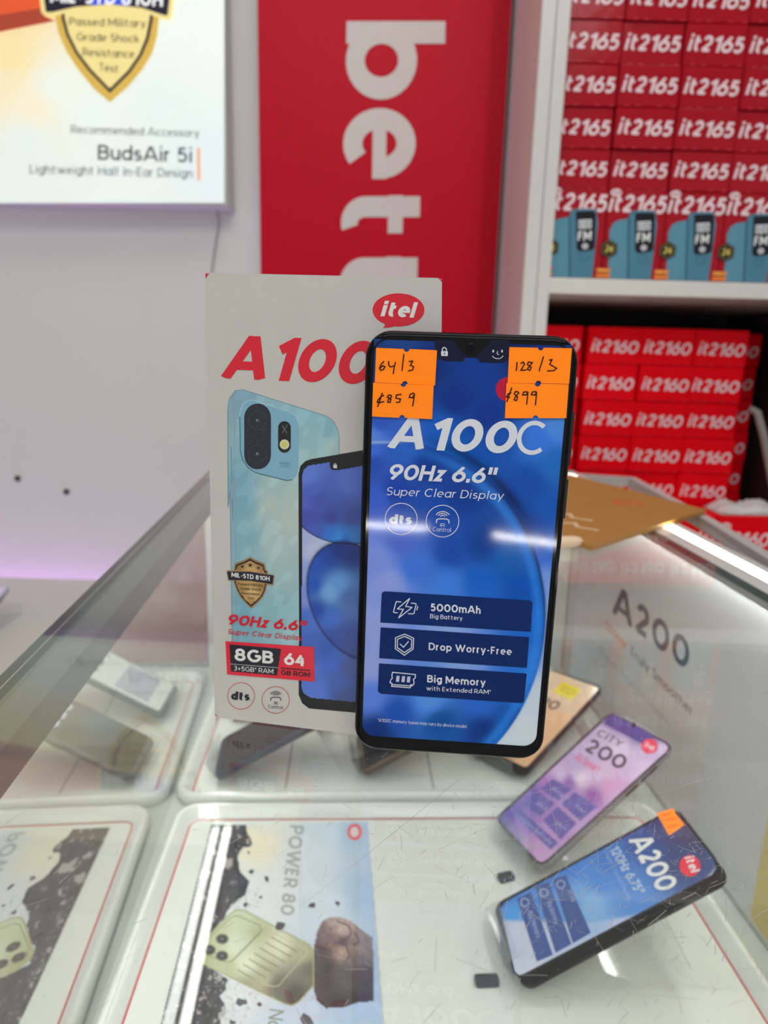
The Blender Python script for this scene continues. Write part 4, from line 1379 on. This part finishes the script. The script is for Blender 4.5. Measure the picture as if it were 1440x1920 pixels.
both = lambda x, y: inside(back, x, y) | inside(front, x, y)
gx0, gx1 = p5(225, 0)[0], p5(1340, 0)[0]
a.grid(gx0, gx1, p5(0, 980)[1], p6(0, 1672)[1], 230, 420, box_art, 2, B1, both)
eg = ink(84, 128, 150)
a.stroke(back[:10], 1.1, ink(100, 138, 158), 3, B1)
a.stroke([back[-2], back[-1], back[0], back[1]], 1.3, ink(100, 138, 158), 3.2, B1)
a.stroke(front[:6], 2.2, (.012, .013, .016), 3.4, B1)
a.stroke(front[6:] + front[:1], 2.2, (.012, .013, .016), 3.4, B1)
a.stroke([p5(290, 1010), p5(282, 1100), p5(288, 1850), p6(304, 1130)], .8, ink(100, 160, 184), 3, B1)
a.stroke([p5(262, 1430), p5(268, 1716)], 1.6, ink(96, 140, 160), 3, B1)
a.stroke([p6(262, 55), p6(268, 224)], 1.6, ink(96, 140, 160), 3, B1)
isl = [p5(*p) for p in ((328, 1200), (336, 1140), (356, 1098), (390, 1075), (430, 1072), (712, 1160), (752, 1190), (776, 1240), (784, 1300), (781, 1590), (766, 1650), (735, 1684), (690, 1690), (450, 1630), (390, 1590), (350, 1530), (334, 1470))]
a.poly(isl, ink(122, 168, 190), 3, B1)
a.stroke(isl[-6:] + isl[:1], 1.6, ink(60, 96, 116), 4, B1)
a.stroke(isl[:7], 1.0, ink(170, 206, 220), 4, B1)
cap = [p5(*p) for p in E(466, 1205, 103, 108, 0, -180, 14)] + [p5(*p) for p in E(466, 1496, 103, 108, 180, 0, 14)]
capd = [(x, y) for x, y in cap]
a.poly(capd, ink(36, 40, 50), 5, B1)
sp = np.random.default_rng(4)
for i in range(150):
    u, v = sp.uniform(372, 560), sp.uniform(1130, 1580)
    if inside(capd, np.array(p5(u, v)[0]), np.array(p5(u, v)[1])):
        g_ = sp.integers(58, 120)
        a.ell(*p5(u, v), .25 + .35 * sp.random(), .25 + .3 * sp.random(), ink(g_, g_ + 4, g_ + 8), 6, B1, 6)
for u, v, r in ((466, 1228, 70), (466, 1486, 70)):
    a.ring(*p5(u, v), r / 4.114, r / 4.114, .8, ink(60, 66, 78), 6.5, B1, 28)
    a.ell(*p5(u, v), 16 / 4.114, 16 / 4.114, ink(62, 72, 84), 6.6, B1, 16)
    a.ell(*p5(u - 4, v - 3), 5 / 4.114, 5 / 4.114, ink(170, 180, 190), 6.8, B1, 10)
fl = [p5(*p) for p in E(673, 1283, 49, 50, 0, -180, 12)] + [p5(*p) for p in E(673, 1426, 49, 50, 180, 0, 12)]
a.poly(fl, ink(26, 27, 30), 5, B1)
a.ell(*p5(674, 1412), 37 / 4.114, 38 / 4.114, ink(206, 204, 168), 6, B1, 22)
a.ell(*p5(674, 1412), 24 / 4.114, 25 / 4.114, ink(196, 196, 110), 6.5, B1, 18)
for d1, d2 in (((655, 1265), (695, 1330)), ((697, 1262), (655, 1326))):
    a.stroke([p5(*d1), p5(*d2)], 1.0, ink(120, 122, 126), 6, B1)
a.text('MATRIX', p5(634, 1562), p5(714, 1570), p5(634, 1544), ink(92, 132, 150), 5, B1, .13)
a.text('CAMERA', p5(634, 1584), p5(714, 1591), p5(634, 1566), ink(110, 150, 166), 5, B1, .13)
a.poly([p5(*p) for p in ((1062, 1568), (1078, 1570), (1078, 1596), (1050, 1594), (1050, 1570))], wht, 5, B1)
a.stroke([p5(*p) for p in ((1056, 1572), (1056, 1562), (1064, 1558), (1072, 1563), (1072, 1573))], .8, wht, 5, B1)
# lettering and badges
a.text('A100C', p5(190, 902), p5(1660, 966), p5(206, 566), rd, 4, B1, .235, .23, .085)
lp = [(378 + 0, 0)]
p2 = lambda x, y: (380 + x / 2.118, y / 2.118)
a.ell(*p2(778, 1231), 103 / 2.118, 66 / 2.118, rd, 3, B1, 44)
a.poly([p2(*p) for p in ((722, 1278), (724, 1292), (716, 1302), (738, 1301), (776, 1294), (800, 1285))], rd, 3.5, B1)
a.text('itel', p2(706, 1256), p2(838, 1262), p2(708, 1196), ink(226, 222, 220), 5, B1, .23, .22, .06)
o_ = [(397, 495), (440, 520), (505, 545), (515, 590), (530, 600), (526, 700), (512, 760), (490, 800), (450, 845), (405, 882), (365, 845), (325, 800), (295, 745), (275, 690), (268, 600), (277, 590), (282, 545), (350, 520)]
sc_ = lambda k: [p6(400 + (x - 400) * k, 690 + (y - 690) * k) for x, y in o_]
a.poly(sc_(1.0), ink(150, 118, 74), 6, B1)
a.poly(sc_(.93), ink(30, 28, 32), 6.5, B1)
a.grid(p6(270, 0)[0], p6(530, 0)[0], p6(0, 500)[1], p6(0, 880)[1], 44, 60,
       lambda x, y: blend([(*p6(300, 560), (140, 108, 64)), (*p6(400, 620), (196, 160, 104)), (*p6(500, 560), (150, 116, 70)), (*p6(330, 740), (170, 134, 80)), (*p6(420, 760), (206, 172, 116)), (*p6(480, 720), (160, 124, 76)), (*p6(405, 860), (170, 134, 82))], x, y, 3, 30), 7, B1,
       lambda x, y: inside(sc_(.86), x, y))
rb = [(220, 602), (228, 596), (400, 600), (580, 632), (572, 704), (566, 708), (400, 678), (240, 672), (232, 668)]
a.poly([p6(*p) for p in rb], ink(166, 132, 84), 8, B1)
a.poly([p6(400 + (x - 400) * .97, 650 + (y - 650) * .86) for x, y in rb], ink(34, 33, 44), 8.5, B1)
a.text('MIL-STD 810H', p6(258, 645), p6(544, 676), p6(259, 611), ink(232, 232, 232), 9, B1, .19, 0, .1)
for cx, w, y, s in ((400, 192, 706, 'Passed Military'), (401, 158, 740, 'Grade Shock'), (402, 132, 776, 'Resistance'), (402, 50, 812, 'Test')):
    a.text(s, p6(cx - w / 2, y), p6(cx + w / 2, y + w * .07), p6(cx - w / 2, y - 20), ink(40, 30, 26), 9, B1, .15)
for cx, cy, r in ((340, 568, 15), (399, 557, 20), (460, 578, 15)):
    a.poly([p6(cx + r * (1 if i % 2 == 0 else .42) * math.sin(i * math.pi / 5), cy - r * (1 if i % 2 == 0 else .42) * math.cos(i * math.pi / 5)) for i in range(10)], ink(38, 32, 34), 9, B1)
a.text("90Hz 6.6''", p6(224, 1000), p6(806, 1054), p6(226, 922), rd, 9, B1, .21, .2, .08)
a.text('Super Clear Display', p6(226, 1072), p6(786, 1122), p6(228, 1034), rd, 9, B1, .13, .18, .12)
a.poly([p6(*p) for p in ((213, 1127), (876, 1170), (881, 1430), (225, 1376))], ink(216, 34, 58), 8, B1)
a.poly([p6(*p) for p in ((244, 1150), (630, 1184), (600, 1384), (254, 1353))], ink(30, 30, 40), 9, B1)
a.stroke([p6(252, 1297), p6(612, 1326)], .7, ink(210, 210, 212), 10, B1)
a.text('8GB', p6(282, 1272), p6(572, 1297), p6(283, 1178), ink(226, 226, 226), 10, B1, .2, 0, .1)
a.text('3+5GB* RAM', p6(276, 1345), p6(572, 1370), p6(277, 1311), ink(220, 220, 222), 10, B1, .12, 0, .12)
a.text('64', p6(653, 1302), p6(812, 1316), p6(654, 1212), ink(226, 226, 226), 10, B1, .21, 0, .1)
a.stroke([p6(628, 1328), p6(848, 1346)], 1.9, ink(34, 26, 32), 10, B1)
a.text('GB ROM', p6(630, 1378), p6(846, 1397), p6(631, 1341), ink(34, 26, 32), 10, B1, .2, 0, .1)
ink_k = ink(34, 34, 40)
a.ring(*p6(329, 1538), 101 / 4, 100 / 4, 1.1, ink(196, 54, 66), 5, B1)
a.text('dts', p6(252, 1566), p6(392, 1574), p6(254, 1504), ink_k, 5, B1, .28, .04, .02)
a.ell(*p6(404, 1573), .8, .8, ink_k, 5, B1, 8)
a.ring(*p6(588, 1568), 103 / 4, 100 / 4, 1.1, ink(196, 54, 66), 5, B1)
a.text('IR', p6(577, 1604), p6(604, 1606), p6(577, 1580), ink_k, 5, B1, .11)
a.text('Control', p6(531, 1630), p6(642, 1638), p6(532, 1604), ink_k, 5, B1, .12)
cxy = p6(589, 1540)
ir_icon(a, cxy[0], cxy[1], .25, ink_k, B1)
a.build('printed_front', ink_mat('glossy_card', .22, .5, coat=.3, bump=.035, nscale=70), bx, (0, -1, 0))
# ------------------------------------------------------------------ handsets inside the counter, each on a clear stand


def stand(mtx, label, group='clear phone stands inside the counter', w=.052, prop=.062, d=PD):
    o_ = MB()
    d = d + .0006
    o_.box(-w / 2, w / 2, d, d + .0016, -.002, .115, .0004)
    o_.box(-w / 2, w / 2, -.010, d, -.0042, -.0026, .0003)
    o_.box(-w / 2, w / 2, -.0116, -.010, -.0042, .0085, .0004)
    if prop:
        o_.box(-w / 2, w / 2, d + .0016, d + prop, .112, .1136, .0004)
    q = o_.build('phone_stand', acrylic_m)
    q.matrix_world = mtx
    return tag(q, label, 'stand', group)


# blue screened phone
M_U = [[0.12134, -0.86783, 0.48181], [-0.9925, -0.11337, 0.04575], [0.01492, -0.48375, -0.87508]]
T_U = [0.23753, 0.48864, -0.34785]
HU = [-0.31323168, -0.58315222, 1277.2025, 0.41344871, -0.3442166, -1.068674, -0.00054709098, -0.0010218391, 1]
mx = pose(M_U, T_U, PW, PH, .980)
bp = handset('smartphone', mx, 'black phone with blue screen and small orange tag leaning nearest in the front tray', 'phones inside the glass counter', case_m, d=.0105)
U1 = sheet(HU, 2.667, 900, 1280)
a = Art(screen_frame(), 8e-5)
ucol = [(980, 650, (52, 52, 84)), (1060, 760, (60, 62, 92)), (900, 720, (44, 60, 112)), (800, 800, (40, 78, 146)), (1000, 880, (54, 66, 112)), (650, 880, (52, 110, 190)), (450, 930, (52, 116, 204)), (300, 1000, (54, 110, 196)), (600, 1000, (62, 124, 206)), (150, 1080, (64, 122, 204)), (750, 1040, (70, 126, 202)), (480, 1060, (96, 152, 220)), (560, 1110, (126, 168, 226)), (160, 1150, (64, 146, 220))]
ulow = [(600, 1180, (150, 176, 224)), (800, 1120, (162, 176, 224)), (950, 1050, (178, 186, 224)), (1100, 980, (188, 190, 216)), (1140, 900, (158, 172, 196)), (400, 1330, (176, 184, 222)), (250, 1440, (192, 196, 224)), (160, 1250, (190, 194, 226)), (700, 1230, (172, 182, 224)), (150, 1350, (184, 190, 222))]


def blue_col(x, y):
    c1, c2 = blend(ucol, x, y), blend(ulow, x, y)
    ln = np.where(x < 560, 1190 + (x - 100) * .02, 1199 - (x - 560) * .16 - np.clip(x - 850, 0, 400) ** 2 * .0016)
    k = np.clip((y - ln) / 12 + .5, 0, 1)[..., None]
    return c1 * (1 - k) + c2 * k


usc = [(950, 640), (1000, 655), (1175, 880), (1188, 930), (1165, 965), (222, 1462), (194, 1470), (170, 1448), (97, 1132), (120, 1096)]
a.grid(80, 1195, 630, 1495, 90, 80, blue_col, 1, U1, lambda x, y: inside(usc, x, y))
a.stroke(usc + usc[:1], 12, blk, 2, U1, True)
ptx = ink(218, 220, 232)
a.text('A200', (742, 790), (892, 1052), (842, 742), ptx, 3, U1, .2, .12)
a.text("120Hz 6.75''", (645, 832), (782, 1062), (688, 808), ink(180, 196, 226), 3, U1, .17, .15)
a.text('Super Crystal Display', (622, 848), (742, 1090), (640, 838), ink(140, 166, 214), 3, U1, .12, .12)
a.ell(1050, 917, 52, 54, ink(214, 44, 66), 3, U1, 28)
a.text('itel', (1022, 876), (1056, 952), (1066, 862), ink(232, 214, 218), 4, U1, .2, .1)
nb = ink(52, 76, 142)
for q in ([(365, 985), (428, 965), (555, 1252), (465, 1305)], [(278, 1022), (345, 1000), (458, 1308), (378, 1352)], [(185, 1080), (258, 1050), (365, 1362), (285, 1396)]):
    a.poly(q, nb, 3, U1)
ic = ink(150, 164, 210)
for cx, cy in ((405, 1010), (320, 1052), (225, 1100)):
    a.ring(cx, cy, 20, 20, 6, ic, 4, U1, 14)
for s, p0, p1, pt in (('Fast Charge', (440, 1042), (462, 1100), (462, 1032)), ('Big Battery', (335, 1100), (375, 1210), (358, 1092)), ('Big Memory', (238, 1150), (285, 1280), (262, 1140))):
    a.text(s, p0, p1, pt, ic, 4, U1, .14)
a.build('screen', satin_screen_m, bp, (0, -1, 0))
a = Art(screen_frame(), 1.6e-4)
a.poly([(884, 655), (966, 630), (982, 660), (1024, 712), (946, 766)], orange, 2, U1)
for p, q in (((905, 668), (955, 655)), ((915, 690), (985, 680)), ((935, 728), (985, 712))):
    a.stroke([p, q], 5, ink(170, 60, 30), 2.6, U1)
a.build('price_tag', mat_sticker, bp)['label'] = 'orange price tag'
stand(mx, 'clear acrylic stand holding the blue screened phone', d=.0105)

# lilac screened phone
M_L = [[0.38782, -0.77367, 0.50104], [-0.91884, -0.36756, 0.14364], [0.07304, -0.51608, -0.85342]]
T_L = [0.24093, 0.63713, -0.34551]
HL = [-0.63761343, -0.71339722, 1688.844, 0.41037669, -0.69624132, 452.26783, -0.00069001059, -0.0011723859, 1]
mx = pose(M_L, T_L, PW, PH, .974)
lp_ = handset('smartphone', mx, 'silver edged phone with lilac and violet screen leaning behind the blue screened phone', 'phones inside the glass counter', mat('silver_case', (.30, .29, .31), .22, coat=.3, noise=.05, nscale=80))
L1 = sheet(HL, 2.667, 900, 1280)
a = Art(screen_frame(), 8e-5)
lc = [(660, 190, (86, 78, 148)), (800, 240, (78, 70, 140)), (870, 290, (110, 104, 160)), (900, 330, (196, 176, 210)), (620, 250, (196, 178, 212)), (560, 330, (190, 170, 210)), (700, 330, (206, 188, 220)), (820, 420, (206, 184, 222)), (850, 350, (190, 168, 206)), (620, 440, (206, 178, 214)), (480, 400, (180, 160, 206)), (400, 450, (196, 170, 214)), (500, 480, (222, 196, 224)), (650, 520, (206, 150, 196)), (450, 500, (130, 84, 170)), (560, 570, (140, 80, 164)), (680, 560, (200, 160, 206)), (330, 500, (160, 110, 186)),
      (260, 560, (116, 92, 176)), (180, 640, (110, 90, 176)), (120, 690, (92, 76, 160)), (170, 760, (150, 120, 190)), (250, 830, (186, 140, 196)), (330, 880, (196, 150, 204)), (420, 800, (180, 140, 200)), (560, 680, (186, 150, 206)), (210, 700, (150, 116, 190))]
lsc = [(668, 160), (930, 300), (950, 325), (935, 350), (340, 890), (310, 905), (285, 895), (98, 700), (95, 675), (110, 655), (630, 172)]
a.grid(90, 955, 155, 910, 80, 80, lambda x, y: blend(lc, x, y, 3.2), 1, L1, lambda x, y: inside(lsc, x, y))
a.stroke(lsc + lsc[:1], 13, ink(60, 56, 66), 2, L1, True)
a.poly([(645, 168), (672, 160), (862, 258), (868, 290), (845, 320), (800, 300), (615, 205)], ink(80, 72, 142), 2.5, L1)
a.ell(768, 213, 11, 11, blk, 3, L1, 14)
a.text('CITY', (578, 262), (700, 326), (602, 232), ink(110, 100, 122), 3, L1, .17)
a.text('200', (518, 338), (706, 440), (560, 276), ink(78, 72, 92), 3, L1, .19)
a.text('AI Smart', (470, 385), (590, 455), (492, 352), ink(222, 96, 140), 3, L1, .16)
a.ell(848, 319, 42, 38, ink(226, 70, 96), 3, L1, 26)
a.text('itel', (822, 318), (864, 344), (834, 294), ink(236, 200, 210), 4, L1, .2)
tl = ink(96, 88, 166)
for q in ([(366, 482), (458, 532), (392, 592), (302, 532)], [(474, 548), (588, 618), (502, 692), (408, 606)], [(284, 545), (376, 604), (302, 668), (218, 606)], [(388, 620), (484, 704), (404, 786), (316, 688)], [(195, 628), (390, 800), (355, 836), (165, 660)]):
    a.poly(q, tl, 3, L1)
for (cx, cy), s in (((385, 530), 'Big'), ((500, 620), 'Fast'), ((300, 600), 'AI'), ((400, 700), 'Max')):
    a.text(s, (cx - 26, cy + 8), (cx + 30, cy + 42), (cx - 16, cy - 10), ink(150, 146, 204), 4, L1, .15)
a.text('Long life battery', (178, 668), (350, 812), (192, 650), ink(150, 158, 214), 4, L1, .14)
a.build('screen', satin_screen_m, lp_, (0, -1, 0))
stand(mx, 'clear acrylic stand holding the lilac screened phone')


def simple_print(kind):
    """advert films of the phones at the back of the counter"""
    a_ = Art(screen_frame(), 8e-5)
    base = {'cream': (214, 186, 158), 'white': (206, 208, 204), 'redwhite': (206, 60, 74), 'navy': (27, 30, 38), 'tagged': (206, 208, 204)}[kind]
    a_.poly(rrect(3, 72.8, 5, 157, 5), ink(*base), 1)
    ff = ink(60, 54, 56)
    if kind == 'cream':
        a_.poly([(3, 80), (72.8, 60), (72.8, 152), (68, 157), (8, 157), (3, 152)], ink(226, 176, 138), 2)
        a_.poly([(30, 17), (57, 18), (56, 40), (29, 39)], ink(232, 200, 30), 4)
        for y in (24, 30):
            a_.stroke([(34, y), (46, y + 2), (52, y)], 1.4, ink(130, 110, 30), 4.6)
        a_.text('A90', (10, 66), (50, 66), (10, 50), ff, 3, None, .18)
    elif kind == 'redwhite':
        a_.poly([(3, 62), (72.8, 76), (72.8, 152), (68, 157), (8, 157), (3, 152)], ink(222, 210, 208), 2)
        for y in (16, 26, 36, 46):
            a_.stroke([(10, y), (40, y), (64, y + 2)], 2.6, ink(232, 150, 156), 3)
        a_.ell(24, 90, 9, 9, ink(150, 160, 184), 3)
    elif kind == 'tagged':
        a_.poly([(10, 14), (40, 14), (40, 40), (10, 40)], ink(236, 226, 80), 3)
        a_.text('S25', (10, 70), (60, 70), (10, 52), ff, 3, None, .18)
    elif kind == 'white':
        a_.poly([(8, 8), (34, 8), (34, 26), (8, 26)], ink(90, 206, 110), 3)
        a_.poly([(8, 28), (34, 28), (34, 46), (8, 46)], ink(228, 110, 84), 3)
        a_.text('P65', (10, 70), (60, 70), (10, 52), ff, 3, None, .18)
        a_.poly([(8, 96), (66, 96), (66, 140), (8, 140)], ink(150, 158, 172), 2)
    else:
        a_.poly([(20, 12), (50, 12), (50, 34), (20, 34)], ink(236, 226, 96), 3)
        a_.text('S25', (10, 70), (60, 70), (10, 52), ink(190, 196, 210), 3, None, .18)
    return a_


def at_br(M, br, ks):
    """pose from the bottom right corner"""
    x, dn, into = (Vector((M[0][i], M[1][i], M[2][i])) for i in range(3))
    T = Vector(br) / ks - x * PW - dn * PH
    return pose(M, T, PW, PH, ks)


up = Vector((.685, .672, .281)).normalized()
xx = Vector((.69, -.71, .03))
xx = (xx - up * xx.dot(up)).normalized()
into = up.cross(xx)
M_C = [[xx[i], -up[i], into[i]] for i in range(3)]
specs = [
    (M_U, (-.1641, .6143, -.419), 'navy', 'dark backed phone lying under the white carton in the back tray'),
    (M_U, (-.0170, .6284, -.419), 'navy', 'phone with bronze edge peeking out below the standing smartphone'),
    (M_C, (.1518, .6355, -.419), 'cream', 'cream screened phone with yellow tag beside the standing smartphone in the back tray'),
]
for i, (M, br, kind, lab) in enumerate(specs):
    mx = at_br(M, br, .98)
    bm_ = (mat('navy_case', (.035, .042, .075), .3, noise=.3, nscale=200), mat('bronze_case', (.14, .10, .07), .25, metal=.4, noise=.3, nscale=150), case_m)[i]
    hh = handset('smartphone', mx, lab, 'phones inside the glass counter', bm_)
    simple_print(kind).build('screen', satin_screen_m, hh, (0, -1, 0))
    stand(mx, ('clear acrylic stand under the white carton in the back tray', 'clear acrylic stand below the standing smartphone', 'clear acrylic stand holding the cream screened phone')[i], prop=(.062, .062, .028)[i])
rear = [(.045, .425, 'white', 'white screened phone with green and orange tags, mirrored in the front glass'), (.195, .425, 'tagged', 'white screened phone with yellow tag in the rear row behind the white carton'),
        (.335, .445, 'redwhite', 'red and white screened phone behind the cream screened phone')]
for i, (s, t_, kind, lab) in enumerate(rear):
    mx = at_br(M_U if i < 2 else M_C, ctr(s, t_, -.419), .98 if i < 2 else .80)
    hh = handset('smartphone', mx, lab, 'phones inside the glass counter', case_m)
    simple_print(kind).build('screen', satin_screen_m, hh, (0, -1, 0))
    stand(mx, ('clear acrylic stand holding the white screened phone', 'clear acrylic stand holding the white phone with yellow tag', 'clear acrylic stand holding the red and white phone')[i], prop=(.062, .062, .02)[i])

pl = MB().loft([[tuple(ctr(x / 1000, y / 1000, z)) for x, y in ((250, -60), (352, -60), (352, 47), (286, 49), (250, 38))] for z in (-.4316, -.4286)])
tag(pl.build('acrylic_plate', mat('frosted_acrylic', (.80, .83, .79), .12)), 'clear acrylic plate lying flat in the tray below the blue screened phone', 'plate')

# ------------------------------------------------------------------ kraft board on the far corner of the glass
C3, D3, E3 = Vector((.340, .716, -.1530)), Vector((.175, .561, -.1535)), Vector((.226, .840, -.140))
F3 = D3 + E3 - C3
dnv = Vector((0, 0, -.0045))
t = tag(empty('kraft_board', tuple((C3 + D3 + E3 + F3) / 4 + dnv)), 'flat brown kraft board with faint red mark lying on the far corner of the glass', 'board')
org = (C3 + D3 + E3 + F3) / 4 + dnv
b = MB().loft([[p + dnv - org for p in (C3, D3, F3, E3)], [p - org for p in (C3, D3, F3, E3)]])
b.build('board', mat('kraft_paper', ink(158, 110, 50), .6, noise=.12, nscale=35), t)
nv = (D3 - C3).cross(E3 - C3).normalized()
nv = nv if nv.z > 0 else -nv
a = Art(lambda u, v, l: tuple(C3 + (D3 - C3) * u + (E3 - C3) * v + nv * l - org), 2e-4)
m_ = Art(a.fr, 2e-4)
m_.stroke([(.16, .30), (.28, .42), (.33, .38), (.22, .26)], .02, ink(196, 84, 52), 1)
m_.build('red_mark', mat_sticker, t, tuple(nv))
for k in range(2):
    a.stroke([(.80 - .10 * k, .12 + .12 * k), (.84 - .1 * k, .22 + .12 * k), (.80 - .1 * k, .27 + .12 * k), (.88 - .1 * k, .32 + .12 * k), (.87 - .1 * k, .40 + .12 * k)], .022, ink(196, 168, 130), 1)
a.build('faded_lettering', mat_sticker, t, tuple(nv))
b = MB()
b.tube([(.085, .546, -.1532), (.150, .567, -.1532), (.162, .5708, -.1532), (.168, .5725, -.1532), (.1705, .5733, -.1532)], [.0056, .0056, .0052, .0038, .001], 16)
t2 = b.build('tube', mat('cream_tube', ink(228, 190, 160), .4, noise=.06, nscale=60), None, True)
tag(t2, 'cream round ended tube poking out behind the standing smartphone', 'tube')

# ------------------------------------------------------------------ phone in a clear holder on the wall counter
M_W = [[1, 0, 0], [0, -.96, .28], [0, -.28, -.96]]
mx = pose(M_W, (-.664, 1.042, -.3765), PW, PH, 1.0)
wp = handset('smartphone', mx, 'phone with pink and violet screen lying in a clear holder on the wall counter', None, mat('lavender_case', (.45, .42, .60), .25, coat=.3))
a = Art(screen_frame(), 1e-4)
wc = [(10, 20, (190, 180, 214)), (60, 20, (206, 200, 226)), (20, 80, (150, 120, 180)), (60, 90, (196, 120, 150)), (30, 140, (170, 160, 206)), (60, 150, (206, 200, 224))]
a.grid(3, 72.8, 4, 158, 20, 40, lambda x, y: blend(wc, x, y), 1)
a.build('screen', satin_screen_m, wp, (0, -1, 0))
stw = MB()
stw.box(-.706, -.582, .868, .873, -.4307, -.415, .0006)
stw.box(-.706, -.582, .8735, 1.055, -.4307, -.4345, .0006)
stw.box(-.588, -.582, .8735, 1.055, -.4345, -.412, .0006)
stw.box(-.706, -.700, .8735, 1.055, -.4345, -.412, .0006)
tag(stw.build('phone_holder', acrylic_m), 'clear acrylic holder on the cream wall counter', 'holder')

# ------------------------------------------------------------------ unseen tubes and counter added for light and reflections
for i, (x, y, L, rz) in enumerate(((0.0, -2.2, 1.2, 0), (-.9, .1, 1.2, math.pi / 2), (1.0, .1, 1.2, math.pi / 2))):  # ceiling tubes added out of view to light the room
    t = tag(empty('fill_tube_light', (x, y, 1.45), rz), ('added tube light on the ceiling behind the viewer', 'added tube light on the ceiling over the wall counter', 'added tube light on the ceiling before the shelves')[i], 'ceiling light', 'added ceiling tube lights')
    MB().box(-L / 2, L / 2, -.03, .03, -.025, 0, .004).build('housing', white_gloss, t)
    MB().tube([(-L / 2 + .02, 0, -.035), (L / 2 - .02, 0, -.035)], .013, 12).build('tube', mat('fill_tube', (.9, .9, .9), .4, emit=(1, .99, .96), estr=9.0), t, True)
t = tag(empty('glint_counter', (.1, -1.7, -1.11)), 'added counter out of view with lit tubes facing the glass display counter', 'counter')  # unseen counter added so its tubes glint on the phone screen
MB().box(-1.1, 1.1, -.3, .3, 0, .80, .003).build('cabinet', white_gloss, t)
for x0, z0, x1, z1 in ((-.350, .694, -.165, .693), (.020, .684, .196, .669)):
    MB().tube([(x0, .305, z0), (x1, .305, z1)], .0048, 10).build('led_tube', mat('glint_led', (.9, .9, .9), .4, emit=(1, 1, .96), estr=70.0), t, True)

# ------------------------------------------------------------------ raise everything by the camera height
bpy.context.view_layer.update()
for o in SC.objects:
    if o.parent is None:
        o.matrix_world = Matrix.Translation((0, 0, Z0)) @ o.matrix_world
